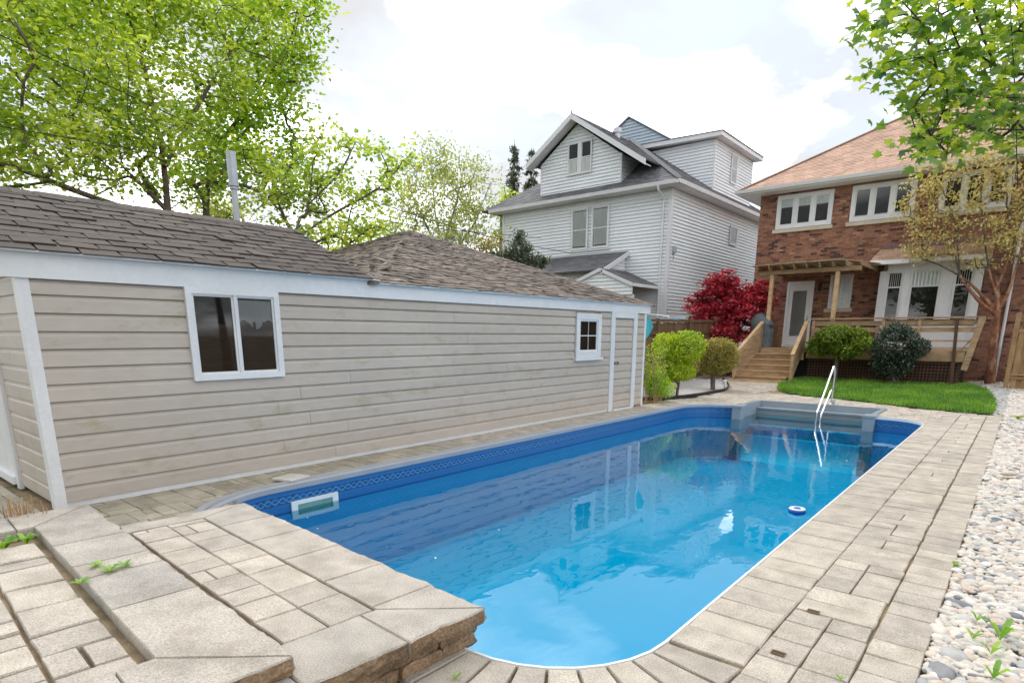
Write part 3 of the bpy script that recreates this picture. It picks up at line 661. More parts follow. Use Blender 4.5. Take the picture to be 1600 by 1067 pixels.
        while a < 2.9:
            w = r.uniform(.2, .32); q = [uv(O, a, -.06), uv(O, a+w-.012, -.06), uv(O, a+w-.012, -.2), uv(O, a, -.2)][::-1]
            m, _ = slabmesh(q, z0-.01, z1-.004, (0, 1, 2, 3), seed=int(a*100)+row*9, step=.08)
            part('wall_stone', m, 'rockface', patio); a += w
    m = MB()
    m.prism([uv(O, .16, -.16), uv(O, A-.05, -.16), uv(O, A-.05, -2.0), uv(O, .16, -2.0)], -.04, ZM-.03)
    m.prism([uv(C, .06, -.06), uv(C, 3.3, -.06), uv(C, 3.3, -1.25), uv(C, .06, -1.25)], -.04, .232)
    part('patio_fill', m, 'sand', patio)
build_patio()

# ------------------------------------------------------------------ windows
def local(mb, O, rz):
    c, s = math.cos(rz), math.sin(rz); mb.v = [(O[0]+x*c-y*s, O[1]+x*s+y*c, O[2]+z) for x, y, z in mb.v]; return mb
def window(parent, O, rz, w, h, lights=1, fr=.06, mull=.09, depth=.07, curtain=None, glass='glass', bars=None, meet=False, back=True, sill=None, name='window', mt='white', cz=(0, 1), inner=.03):
    """outer size w x h, origin lower left on the wall face, outward is local -y"""
    m = MB(); d = depth
    m.box(0, w, -d, 0, 0, fr); m.box(0, w, -d, 0, h-fr, h); m.box(0, fr, -d, 0, fr, h-fr); m.box(w-fr, w, -d, 0, fr, h-fr)
    lw = (w-2*fr-mull*(lights-1))/lights
    for i in range(1, lights): x = fr+i*lw+(i-1)*mull; m.box(x, x+mull, -d+.003, 0, fr, h-fr)
    f = part(name, local(m, O, rz), mt, parent)
    for i in range(lights):
        x0 = fr+i*(lw+mull); x1 = x0+lw; a = inner; y = -d+.02
        s = MB(); s.box(x0, x1, y, y+.02, fr, fr+a); s.box(x0, x1, y, y+.02, h-fr-a, h-fr); s.box(x0, x0+a, y, y+.02, fr+a, h-fr-a); s.box(x1-a, x1, y, y+.02, fr+a, h-fr-a)
        if meet: zz = fr+(h-2*fr)*(meet if meet is not True else .5); s.box(x0+a, x1-a, y-.006, y+.02, zz-.02, zz+.02)
        if bars:
            nx, nz, z0, z1 = bars
            for k in range(1, nx): xx = x0+a+(x1-x0-2*a)*k/nx; s.box(xx-.0045, xx+.0045, y+.004, y+.018, fr+(h-2*fr)*z0, fr+(h-2*fr)*z1)
            for k in range(1, nz): zz = fr+(h-2*fr)*(z0+(z1-z0)*k/nz); s.box(x0+a, x1-a, y+.005, y+.017, zz-.009, zz+.009)
        part('sash', local(s, O, rz), mt, f)
        g = MB(); g.add([(x0+a,y+.012,fr+a),(x1-a,y+.012,fr+a),(x1-a,y+.012,h-fr-a),(x0+a,y+.012,h-fr-a)], [(0,1,2,3)])
        part('pane', local(g, O, rz), glass, f)
        if curtain:
            c = MB(); n = 24; z0, z1 = fr+a+(h-2*fr-2*a)*cz[0], fr+a+(h-2*fr-2*a)*cz[1]; vs = []
            for k in range(n+1):
                xx = x0+a*.5+(x1-x0-a)*k/n; yy = -.016+.007*math.sin(k*1.9+i)
                vs += [(xx, yy, z0), (xx, yy, z1)]
            c.add(vs, [(2*k, 2*k+2, 2*k+3, 2*k+1) for k in range(n)]); part('curtain', local(c, O, rz), curtain, f, smooth=True)
    if back:
        b = MB(); b.add([(fr*.5,-.002,fr*.5),(w-fr*.5,-.002,fr*.5),(w-fr*.5,-.002,h-fr*.5),(fr*.5,-.002,h-fr*.5)], [(0,1,2,3)]); part('dark_backing', local(b, O, rz), 'dark', f)  # flat dark sheet stands in for the unlit interior
    if sill:
        s = MB(); e, t, dd = sill; s.box(-e, w+e, -dd, 0, -t, -.003); part('sill', local(s, O, rz), 'limestone' if mt == 'white' and parent is bh_ref.get('o') else mt, f)
    return f
bh_ref = {}

# ------------------------------------------------------------------ garage
GX = -6.8
garage = thing('garage', (-8.8, 7.2, 0), 'long beige vinyl-sided garage with brown shingle roofs along the pool', 'garage')
def siding_profile(y0, y1, z0, p, x=GX+.004, d=.021):
    # dutch-lap: butt edge proud, flat face, cove at the top
    pr = [(-.012, .001), (d, 0), (d, .004), (d*.85, p*.70), (d*.30, p*.80), (-.004, p*.93), (-.012, p+.001)]
    vs = [(x+a, y0, z0+b) for a, b in pr]+[(x+a, y1, z0+b) for a, b in pr]; k = len(pr)
    m = MB(); m.add(vs, [(i, i+1, k+i+1, k+i)[::-1] for i in range(k-1)]+[tuple(range(k))[::-1], tuple(range(k, 2*k))]); return m
def build_garage():
    r = random.Random(9); p = .1585; z0 = .055; ztop = 2.09
    y0, y1 = 1.52, 12.84
    core = MB(); core.box(-10.0, GX-.013, 1.47, 5.2, .03, 2.3); core.box(-14.1, GX-.014, 5.2, 12.9, .03, 2.3); part('wall', core, 'vinyl', garage)
    win = [(2.82, 3.86, 1.127, 2.092), (10.03, 10.95, 1.12, 2.06)]
    door = (11.36, 12.48, 0, 2.09)
    z = z0; ci = 0
    while z < ztop-.02:
        h = min(p, ztop-z); segs = [(y0, y1)]
        for a, b, c, d in win+[door]:
            if z+h*.5 > c and z+h*.5 < d:
                ns = []
                for s in segs:
                    if b <= s[0] or a >= s[1]: ns.append(s); continue
                    if a > s[0]: ns.append((s[0], a))
                    if b < s[1]: ns.append((b, s[1]))
                segs = ns
        for s in segs:
            a = s[0]
            while a < s[1]-.01:
                b = a+r.uniform(2.2, 3.9)
                if s[1]-b < .7: b = s[1]
                part('siding_panel', siding_profile(a, b+.001, z, h, x=GX+.004+r.uniform(0, .004)), 'vinyl', garage); a = b+.005
        z += p; ci += 1
    # skirt strip, fascia in two lengths with the newer end standing proud
    m = MB(); m.box(GX, GX+.014, 1.5, 11.35, .0, .054); part('base_strip', m, 'fascia', garage)
    m = MB(); m.box(GX+.01, GX+.055, 1.32, 5.28, 2.088, 2.30); part('fascia', m, 'fascia', garage)
    m = MB(); m.box(GX+.01, GX+.05, 5.284, 13.05, 2.086, 2.265); part('fascia', m, 'fascia', garage)
    m = MB(); m.box(GX+.002, GX+.13, 1.3, 5.28, 2.3, 2.316); m.box(GX+.002, GX+.11, 5.284, 13.06, 2.265, 2.279); part('drip_edge', m, 'white', garage)
    m = MB(); m.box(GX-.3, GX+.01, 12.9, 13.05, 2.09, 2.26); part('fascia', m, 'fascia', garage)
    m = MB(); m.box(GX-.012, GX+.03, 1.44, 1.535, 0, 2.088); m.box(GX-.09, GX-.012, 1.44, 1.50, 0, 2.088); part('corner_post', m, 'white', garage)
    m = MB(); m.box(GX-.03, GX+.028, 12.84, 12.92, 0, 2.086); part('corner_post', m, 'white', garage)
    # end wall towards the viewer
    for i in range(15):
        z = z0+i*p
        for xa, xb in (((-8.02, GX-.09),) if z < 2.0 else ((-9.99, GX-.09),)):
            mm = MB(); pr = [(0, 0), (.014, 0), (.014, .004), (.012, p*.7), (.004, p*.8), (0, p+.003)]
            k = 6; mm.add([(xa, 1.47-a, z+b) for a, b in pr]+[(xb, 1.47-a, z+b) for a, b in pr], [(j, j+1, k+j+1, k+j) for j in range(5)]+[tuple(range(6)), tuple(range(6, 12))[::-1]])
            part('siding_panel', mm, 'vinyl', garage)
    m = MB(); m.box(-8.13, -8.02, 1.43, 1.47, .0, 2.05); m.box(-9.3, -9.2, 1.43, 1.47, 0, 2.05); m.box(-9.2, -8.13, 1.43, 1.47, 1.95, 2.05); dr = part('side_door', m, 'white', garage)
    m = MB(); m.box(-9.2, -8.13, 1.445, 1.468, .12, 1.95); part('door_leaf', m, 'white', dr)
    m = MB(); m.box(-9.2, -8.13, 1.40, 1.46, .04, .12); part('door_step', m, 'fascia', dr)
    # gable above
    m = MB(); m.extr([(GX+.02, 1.46, 2.3), (-10.0, 1.46, 2.3), (-8.4, 1.46, 3.02)], (0, .02, 0)); part('gable', m, 'vinyl', garage)
    # windows
    f = window(garage, (GX+.012, 2.82, 1.127), R_(90), 1.04, .965, lights=2, fr=.065, mull=.028, depth=.05, glass='glass_dark', inner=.022)
    m = MB()
    for a, b, zz in ((0, .42, .52), (.5, .98, .55)): m.box(GX+.016, GX+.019, 2.90+a, 2.90+b, 1.2, 1.2+zz)
    part('stored_boards', m, MT['inside'], f)
    m = MB(); n = 18; vs = []
    for k in range(n+1): yy = 3.36+.42*k/n; vs += [(GX+.021+.004*math.sin(k*1.3), yy, 1.72+.05*math.sin(k*.5)), (GX+.021+.004*math.sin(k*1.3+1), yy, 1.98)]
    m.add(vs, [(2*k, 2*k+2, 2*k+3, 2*k+1) for k in range(n)]); part('dust_sheet', m, 'curtain_grey', f)
    f = window(garage, (GX+.012, 10.05, 1.17), R_(90), .90, .86, lights=1, fr=.12, depth=.045, glass='glass_dark', bars=(2, 2, 0, 1), inner=.035, curtain=None)
    m = MB(); m.box(GX+.01, GX+.09, 10.0, 11.0, 1.12, 1.168); part('sill', m, 'fascia', f)
    # door clad in the same siding
    m = MB(); m.box(GX+.002, GX+.045, 11.36, 11.52, 0, 2.086); m.box(GX+.002, GX+.045, 12.32, 12.48, 0, 2.086); m.box(GX+.002, GX+.043, 11.52, 12.32, 1.97, 2.086)
    d = part('door', m, 'fascia', garage, label='door clad in siding with pale frame')
    z = z0
    while z < 1.96: part('siding_panel', siding_profile(11.525, 12.315, z, min(p, 1.965-z), x=GX-.001), 'vinyl', d); z += p
    m = MB(); m.box(GX+.014, GX+.03, 11.50, 11.66, 1.02, 1.045); m.box(GX+.03, GX+.055, 11.535, 11.575, .99, 1.05); m.box(GX+.014, GX+.03, 11.68, 11.76, 1.0, 1.05); part('hasp', m, 'rust', d)
    m = MB(); m.box(GX+.002, GX+.1, 11.52, 12.32, .0, .035); part('threshold', m, 'white', d)
    # ---- roofs
    sl = (3.07-2.318)/(8.4-6.68)
    roof = MB(); roof.extr([(-6.68, 1.28, 2.312), (-8.4, 1.28, 3.06), (-10.12, 1.28, 2.312)], (0, 3.89, 0))
    ro = part('roof', roof, 'shingle', garage, label='dark brown roof of the newer half')
    tabs = []
    for k in range(5):
        rr = random.Random(k); t = MB(); w, L, th = .325, .29, .007
        pts = [(-w/2, 0), (w/2, 0), (w/2-.012, L), (-w/2+.012, L)]
        j = [rr.gauss(0, .004) for _ in range(8)]
        vs = [(x+j[i], y+(j[i+4] if y == 0 else 0), (0 if y else .004)) for i, (x, y) in enumerate(pts)]
        vs += [(x+j[i], y+(j[i+4] if y == 0 else 0), (.002 if y else .004+th+abs(j[i])*.8)) for i, (x, y) in enumerate(pts)]
        t.add(vs, [(0,3,2,1),(4,5,6,7),(0,1,5,4),(1,2,6,5),(2,3,7,6),(3,0,4,7)]); tabs.append(newmesh('shingle', t, 'shingle'))
    def basis(o, u, v): u = Vector(u).normalized(); v = Vector(v).normalized(); n = u.cross(v); M = Matrix.Identity(4)
    ang = math.atan(sl); v = Vector((-math.cos(ang), 0, math.sin(ang))); u = Vector((0, 1, 0)); nrm = u.cross(v)
    Bm = Matrix(((u.x, v.x, nrm.x, 0), (u.y, v.y, nrm.y, 0), (u.z, v.z, nrm.z, 0), (0, 0, 0, 1)))
    O = Vector((-6.665, 1.28, 2.308)); slope = 1.72/math.cos(ang); rows = 12; ex = slope/rows
    for i in range(rows):
        off = (i % 2)*.165+r.uniform(-.03, .03); y = -off
        while y < 3.88:
            a, b = max(y, 0), min(y+.33, 3.885)
            if b-a > .05:
                M4 = Matrix.Translation(O+u*((a+b)/2)+v*(i*ex-.01)+nrm*.006) @ Bm @ Matrix.Rotation(r.gauss(0, .006), 4, 'Z') @ Matrix.Diagonal(((b-a-.006)/.33, 1, r.uniform(.8, 1.6), 1))
                inst('shingle', r.choice(tabs), M4, ro)
            y += .33
    m = MB()
    y = 1.28
    while y < 5.1:                                    # ridge caps
        m.extr([(-8.27, y, 3.035), (-8.4, y, 3.095), (-8.53, y, 3.035), (-8.53, y, 3.025), (-8.4, y, 3.085), (-8.27, y, 3.025)], (0, .19, .0)); y += .195
    part('ridge_cap', m, 'shingle', ro)
    # older hipped roof
    A = Vector((-10.45, 9.12, 3.76)); c = [Vector((-6.70, 5.17, 2.275)), Vector((-6.70, 13.12, 2.275)), Vector((-14.2, 13.12, 2.275)), Vector((-14.2, 5.17, 2.275))]
    m = MB(); m.add([*c, A], [(0,1,4), (1,2,4), (2,3,4), (3,0,4), (3,2,1,0)]); ro2 = part('roof', m, 'shingle_old', garage, label='weathered hipped roof with curled shingles')
    tabs2 = []
    for k in range(6):
        rr = random.Random(50+k); t = MB(); w, L, th = .30, .2, .012; n = 4; vs = []
        for j in range(n+1):
            x = -w/2+w*j/n; lift = abs(rr.gauss(0, .005)); e = rr.gauss(0, .006)
            vs += [(x, e, .004+lift), (x, e, .004+lift+th), (x, L, .003), (x, L, 0)]
        t.add(vs, [(4*j, 4*j+4, 4*j+5, 4*j+1) for j in range(n)]+[(4*j+1, 4*j+5, 4*j+6, 4*j+2) for j in range(n)]+[(0, 1, 2, 3), (4*n+3, 4*n+2, 4*n+1, 4*n)]); tabs2.append(t)
    tm2 = [newmesh('shingle', t, 'shingle_old') for t in tabs2]; tv2 = [np.array(t.v) for t in tabs2]
    def face(a, b, apex, nobj, farlist):
        u = (b-a).normalized(); w = (b-a).length; mid = a+u*(apex-a).dot(u); v = (apex-mid); H = v.length; v.normalize(); nrm = u.cross(v)
        if nrm.z < 0: nrm = -nrm
        Bm = Matrix(((u.x, v.x, nrm.x, 0), (u.y, v.y, nrm.y, 0), (u.z, v.z, nrm.z, 0), (0, 0, 0, 1))); ua = (apex-a).dot(u)
        ex = .125; items = []
        for i in range(int(H/ex)):
            t = (i+.5)*ex/H; lo, hi = ua*t, w-(w-ua)*t; x = -(i % 2)*.15-r.uniform(0, .08)
            while x < w:
                ww = .30
                if x+ww/2 > lo and x+ww/2 < hi: items.append((x+ww/2, i*ex))
                x += ww
        return [(Matrix.Translation(a+u*x+v*(y-.012)+nrm*.004) @ Bm @ Matrix.Rotation(r.gauss(0, .02), 4, 'Z') @ Matrix.Diagonal((r.uniform(.93, 1.02), 1, r.uniform(.6, 1.25), 1))) for x, y in items]
    near = face(c[0], c[1], A, 0, 0); left = face(c[3], c[0], A, 0, 0)
    allm = near+left; allm.sort(key=lambda M: (M.translation.x+7)**2*.5+(M.translation.y-4)**2)
    VV, FF, b = [], [], 0
    for i, M4 in enumerate(allm):
        k = r.randrange(6)
        if i < 290: inst('shingle', tm2[k], M4, ro2)
        else: Aa = np.array(M4); VV.append(tv2[k]@Aa[:3, :3].T+Aa[:3, 3]); FF += [tuple(q+b for q in f) for f in tabs2[k].f]; b += len(tv2[k])
    part('far_shingles', (np.concatenate(VV), FF), 'shingle_old', ro2, kind='stuff')
    m = MB()
    for q in (c[0], c[1]):
        d = (A-q); n = int(d.length/.13); rg = d.normalized(); sd_ = rg.cross(Vector((0, 0, 1))).normalized()
        for i in range(n):
            pp = q+rg*(i*.13); up = Vector((0, 0, .032+r.uniform(0, .012)))
            m.extr([pp-sd_*.075-Vector((0,0,.004)), pp+up*.6, pp+sd_*.075-Vector((0,0,.004)), pp+sd_*.075-Vector((0,0,.03)), pp-sd_*.075-Vector((0,0,.03))], rg*.14)
    part('hip_cap', m, 'shingle_old', ro2)
    x, y = -9.2, 4.71                                 # flue rising from the far slope
    m = MB(); m.tube([(x, y, 2.6), (x, y, 3.72)], .042, 12); m.tube([(x, y, 3.66), (x, y, 3.69)], .06, 14); m.tube([(x, y, 3.70), (x, y, 4.16)], .068, 14)
    part('flue_pipe', m, 'metal_grey', garage, smooth=False)
MT['inside'] = mat('dim_stored_boards', (.10, .055, .035), rnd=0, noise=6, stretch=(1, 1, 5), bump=0)
build_garage()

# ------------------------------------------------------------------ lap siding helper: polygon given as (u, z), wall along a horizontal axis
def clip(poly, z):
    xs = []
    n = len(poly)
    for i in range(n):
        (a, za), (b, zb) = poly[i], poly[(i+1) % n]
        if (za > z) != (zb > z): xs.append(a+(b-a)*(z-za)/(zb-za))
    return (min(xs), max(xs)) if len(xs) >= 2 else None
def lap(parent, poly, O, rz, p=.14, d=.048, material='lap', name='lap_siding'):
    m = MB(); z = min(q[1] for q in poly); top = max(q[1] for q in poly)
    while z < top-.01:
        h = min(p, top-z); c0 = clip(poly, z+.004); c1 = clip(poly, z+h-.004)
        if c0 and c1:
            a0, b0, a1, b1 = c0[0], c0[1], c1[0], c1[1]
            m.add([(a0,0,z),(b0,0,z),(a0,-d,z),(b0,-d,z),(a1,-.004,z+h),(b1,-.004,z+h)], [(0,1,3,2),(2,3,5,4),(0,2,4),(1,5,3)])
        z += p
    return part(name, local(m, O, rz), material, parent, kind='stuff')
def poly_roof(parent, quad, th, material, label=None, name='roof', courses=.16, uax=None):
    """sloping roof sheet with real shingle courses; quad listed eave-left, eave-right, top-right, top-left"""
    q = [Vector(x) for x in quad]; m = MB(); n = (q[1]-q[0]).cross(q[-1]-q[0]).normalized()
    if n.z < 0: n = -n
    m.extr([p-n*th for p in q], n*(th-.008)) if n.z > 0 else None
    r = random.Random(len(q)*7); L = ((q[2]+q[3])/2-(q[0]+q[1])/2).length if len(q) == 4 else (q[2]-(q[0]+q[1])/2).length
    k = max(2, int(L/courses))
    tl, tr = (q[3], q[2]) if len(q) == 4 else (q[2], q[2])
    for i in range(k):
        t0, t1 = i/k, min(1, (i+1.15)/k); A, B = q[0].lerp(tl, t0), q[1].lerp(tr, t0); C, D = q[0].lerp(tl, t1), q[1].lerp(tr, t1)
        w = (B-A).length; nt = max(1, int(w/.33)); off = (i % 2)*.5
        for j in range(-1, nt+1):
            a, b = max(0, (j+off)/nt), min(1, (j+1+off)/nt)
            if b-a < .004: continue
            e = (b-a)*.01; lift = r.uniform(.008, .016)
            P0, P1, P2, P3 = A.lerp(B, a+e)+n*lift, A.lerp(B, b-e)+n*lift, C.lerp(D, b-e)+n*.001, C.lerp(D, a+e)+n*.001
            m.add([P0, P1, P2, P3, A.lerp(B, a+e)-n*.004, A.lerp(B, b-e)-n*.004], [(0,1,2,3), (4,5,1,0), (4,0,3), (5,2,1)])
    o = part(name, m, material, parent); 
    if label: o['label'] = label
    return o

# ------------------------------------------------------------------ grey clapboard house
def grey_house():
    H = thing('clapboard_house', (-16.5, 30, .1), 'tall pale grey clapboard house with steep gable and dark shingle roof', 'house')
    X, Yf, Z = -12.0, 24.5, 7.5
    m = MB(); m.box(-21, X, Yf, 37.5, .1, Z); part('wall', m, 'lap', H)
    lap(H, [(0, .3), (9, .3), (9, Z), (0, Z)], (-21, Yf-.001, 0), 0)
    lap(H, [(0, .3), (13, .3), (13, Z), (0, Z)], (X+.001, Yf, 0), R_(90))
    for q in ((X-.10, X+.055, Yf-.055, Yf+.10), (-21.04, -20.92, Yf-.055, Yf+.04)): m = MB(); m.box(*q, .1, Z); part('corner_board', m, 'white', H)
    # soffit, gutter
    e = .47; xr, yf = X+e, Yf-e
    m = MB(); m.box(-21.5, xr-.01, yf+.01, Yf-.04, 7.42, 7.46); m.box(X+.04, xr-.01, Yf-.04, 38, 7.42, 7.46); part('soffit', m, 'white', H)
    m = MB(); m.extr([(-21.5, yf, 7.44), (-21.5, yf-.10, 7.46), (-21.5, yf-.13, 7.60), (-21.5, yf, 7.60)], (21.5+xr+.12, 0, 0)); part('gutter', m, 'white', H)
    m = MB(); m.extr([(xr, yf-.12, 7.44), (xr+.10, yf-.12, 7.46), (xr+.13, yf-.12, 7.60), (xr, yf-.12, 7.60)][::-1], (0, 14, 0)); part('gutter', m, 'white', H)
    m = MB(); m.tube(bez([(-12.35, yf-.06, 7.46), (-12.35, yf-.02, 7.30), (-12.3, Yf-.09, 7.05), (-12.3, Yf-.09, 6.8)], 4)+[Vector((-12.3, Yf-.09, .6))], .045, 8); part('downpipe', m, 'white', H)
    # main hip roof
    k = .66; x0, x1, y0 = -21.97, -11.43, 23.93; ze = 7.585; hw = (x1-x0)/2; zr = ze+k*hw; xc = (x0+x1)/2; ya = y0+hw; yb = 34.5
    poly_roof(H, [(x0,y0,ze),(x1,y0,ze),(xc,ya,zr)], .05, 'shingle_grey', courses=.2)
    poly_roof(H, [(x1,y0,ze),(x1,yb+5.2,ze),(xc,yb,zr),(xc,ya,zr)], .05, 'shingle_grey', courses=.2)
    poly_roof(H, [(x0,yb+5.2,ze),(x0,y0,ze),(xc,ya,zr),(xc,yb,zr)], .05, 'shingle_grey', courses=.2)
    m = MB(); a = Vector((x1, y0, ze+.02)); b = Vector((xc, ya, zr+.02)); m.beam(a, b, .26, .035); part('hip_cap', m, 'shingle_grey', H)
    # front wall gable
    gx0, gx1, gc = -18.66, -14.4, -16.69; zc = 10.98
    wp = [(gx0, 7.75), (gx1, 7.75), (gx1, zc-.42-(gx1-gc)*.65), (gc, zc-.34), (gx0, zc-.42-(gc-gx0)*.65)]
    m = MB(); m.extr([(x, Yf, z) for x, z in wp], (0, 4.5, 0)); part('gable_wall', m, 'lap', H)
    lap(H, [(x-gx0, z) for x, z in wp], (gx0, Yf-.002, 0), 0)
    lap(H, [(0, 7.75), (3.2, 7.75), (3.2, zc-.42-(gx1-gc)*.65), (0, zc-.42-(gx1-gc)*.65)], (gx1+.002, Yf, 0), R_(90))
    for q in ((gx1-.08, gx1+.03, Yf-.03, Yf+.08, 7.75, 9.1), (gx0-.03, gx0+.08, Yf-.03, Yf+.04, 7.75, 9.25)): m = MB(); m.box(*q); part('corner_board', m, 'white', H)
    yg = 24.0; lx, lz = -19.2, zc-.65*(gc+19.2); rx, rz_ = -13.0, zc-.65*(-13.0-gc)
    poly_roof(H, [(rx,yg,rz_),(rx,29.0,rz_),(gc,29.0,zc),(gc,yg,zc)], .05, 'shingle_grey', courses=.2)
    poly_roof(H, [(lx,29.0,lz-0),(lx,yg,lz),(gc,yg,zc),(gc,29.0,zc)], .05, 'shingle_grey', courses=.2)
    for (xa, za) in ((lx, lz), (rx, rz_)):
        m = MB(); m.extr([(xa, yg-.03, za-.02), (gc, yg-.03, zc-.02), (gc, yg-.03, zc-.25), (xa, yg-.03, za-.25)], (0, .06, 0))
        m.extr([(xa, yg+.03, za-.20), (gc, yg+.03, zc-.20), (gc, yg+.03, zc-.225), (xa, yg+.03, za-.225)], (0, .46, 0)); part('bargeboard', m, 'white', H)
    m = MB(); m.tube([(gc, yg, zc-.05), (gc+.02, yg, zc+.12), (gc+.07, yg, zc+.2)], [.03, .02, .008], 6); part('finial', m, 'bark_dark', H)
    # windows
    for (xa, w_) in ((-17.13, .6), (-16.44, .58)):
        f = window(H, (xa, Yf-.05, 8.58), 0, w_, 1.33, fr=.045, depth=.05, meet=.5, curtain='curtain', cz=(0, .5), inner=.028)
    m = MB(); m.box(-16.53, -16.44, Yf-.095, Yf, 8.58, 9.91); part('mullion_post', m, 'white', H)
    for xa in (-16.85, -15.76): window(H, (xa, Yf-.05, 5.38), 0, .9, 1.76, fr=.06, depth=.06, meet=.48, curtain='curtain', cz=(0.04, .98), inner=.035)
    m = MB(); m.box(-16.92, -14.8, Yf-.09, Yf-.02, 5.30, 5.378); part('window_apron', m, 'white', H)
    window(H, (X+.05, 30.85, 5.93), R_(90), .95, .88, fr=.06, depth=.05, curtain='curtain_grey')
    m = MB(); m.box(X+.02, X+.14, 24.75, 24.98, 4.95, 5.22); m.tube([(X+.08, 24.86, 4.95), (X+.08, 24.86, 4.7)], .02, 6); part('meter_box', m, 'metal_grey', H)
    # shed dormer facing the drive
    dx, d0, d1 = -12.62, 30.0, 35.0
    side = [(-17.2+dx-dx, 10.5), (dx, 10.5), (dx, 8.2)]
    m = MB(); m.extr([(dx, d0, 8.1), (dx, d0, 10.56), (-17.2, d0, 10.56), (-17.2, d0, 8.1)], (0, d1-d0, 0)); part('dormer_wall', m, 'lap', H)
    lap(H, [(0, 8.2), (4.58, 8.2), (4.58, 10.55), (0, 10.55)], (-17.2, d0-.002, 0), 0)
    lap(H, [(0, 8.2), (5, 8.2), (5, 10.55), (0, 10.55)], (dx+.002, d0, 0), R_(90))
    for q in ((dx-.08, dx+.03, d0-.03, d0+.08), (dx-.02, dx+.03, d1-.08, d1+.02)): m = MB(); m.box(*q, 8.2, 10.55); part('corner_board', m, 'white', H)
    m = MB(); m.extr([(dx+.42, d0-.35, 10.56), (dx+.42, d0-.35, 10.74), (-17.4, d0-.35, 10.9), (-17.4, d0-.35, 10.70)], (0, d1-d0+.7, 0)); part('dormer_roof', m, 'white', H)
    m = MB(); m.extr([(dx+.46, d0-.38, 10.742), (dx+.46, d0-.38, 10.77), (-17.4, d0-.38, 10.935), (-17.4, d0-.38, 10.905)], (0, d1-d0+.76, 0)); part('roof_deck', m, 'shingle_grey', H)
    window(H, (dx+.05, 31.95, 8.98), R_(90), .78, 1.38, fr=.06, depth=.05, meet=.5, curtain='curtain_grey', cz=(0, 1))
    # rear cross gable
    gx, gy, gz_ = -18.43, 32.0, 13.1; hw = 3.3
    m = MB(); m.extr([(gx-hw, gy, gz_-hw*.61), (gx, gy, gz_-.05), (gx+hw, gy, gz_-hw*.61), (gx+hw, gy, 9.5), (gx-hw, gy, 9.5)], (0, 4, 0)); part('rear_gable', m, 'lap_blue', H)
    lap(H, [(0, 10.0), (2*hw, 10.0), (2*hw, gz_-hw*.61), (hw, gz_-.06), (0, gz_-hw*.61)], (gx-hw, gy-.002, 0), 0, material='lap_blue', p=.16)
    for sgn in (-1, 1):
        m = MB(); m.extr([(gx, gy-.1, gz_+.03), (gx+sgn*(hw+.2), gy-.1, gz_+.03-(hw+.2)*.61), (gx+sgn*(hw+.2), gy-.1, gz_-.05-(hw+.2)*.61), (gx, gy-.1, gz_-.05)], (0, 4.3, 0)); part('rear_roof', m, 'shingle_grey', H)
    m = MB(); m.lathe((-15.9, 26.6, 10.3), [(.12, 0), (.12, .32), (.17, .33), (.17, .52), (.10, .53)], 14); part('roof_vent', m, 'white', H)
    # lean-to and porch at the back
    s = .425
    poly_roof(H, [(-20.5,22.3,4.22),(-13.85,22.3,4.22),(-13.85,24.46,4.22+2.16*s),(-20.5,24.46,4.22+2.16*s)], .06, 'shingle_grey', courses=.17)
    m = MB(); m.extr([(-13.84,22.25,4.20),(-13.84,24.46,4.20+2.21*s),(-13.84,24.46,4.02+2.21*s),(-13.84,22.25,4.02)], (.05,0,0)); part('bargeboard', m, 'white', H)
    m = MB(); m.box(-20.3, -14.05, 22.7, 24.45, .1, 4.25); m.extr([(-14.05, 22.7, 4.2), (-14.05, 24.45, 4.2), (-14.05, 24.45, 4.95)], (.05, 0, 0)); part('wall', m, 'lap', H)
    lap(H, [(0, .3), (1.7, .3), (1.7, 4.86), (0, 4.2)], (-13.99, 22.72, 0), R_(90))
    px, pz = -13.92, 4.30; xr = -12.36; zr = pz-(xr-px)*.42; xl = -15.5; zl = pz-(px-xl)*.36
    poly_roof(H, [(xr,22.3,zr),(xr,24.44,zr),(px,24.44,pz),(px,22.3,pz)], .05, 'shingle_grey', courses=.17)
    poly_roof(H, [(xl,24.44,zl),(xl,22.3,zl),(px,22.3,pz),(px,24.44,pz)], .05, 'shingle_grey', courses=.17)
    for xa, za in ((xr, zr), (xl, zl)):
        m = MB(); m.extr([(px, 22.25, pz-.02), (xa, 22.25, za-.02), (xa, 22.25, za-.16), (px, 22.25, pz-.16)], (0, .05, 0)); part('bargeboard', m, 'white', H)
    m = MB(); m.box(xr-.02, xr+.08, 22.25, 24.44, zr-.15, zr-.03); part('gutter', m, 'white', H)
    lap(H, [(0, 3.2), (3.0, 3.2), (3.0, zr-.05), (1.48, pz-.17), (0, zl-.0)], (-15.4, 22.36, 0), 0)
    m = MB(); m.box(-15.4, -12.40, 22.38, 22.5, 3.05, 3.2); part('beam', m, 'white', H)
    m = MB(); m.box(-12.50, -12.40, 22.36, 22.46, .2, 3.05); part('porch_post', m, 'white', H)
    window(H, (-13.5, 24.43, 1.9), 0, .8, 1.0, fr=.06, depth=.05, curtain=None)
    window(H, (-14.7, 22.69, 1.8), 0, .5, 1.1, fr=.05, depth=.04, curtain=None)
grey_house()

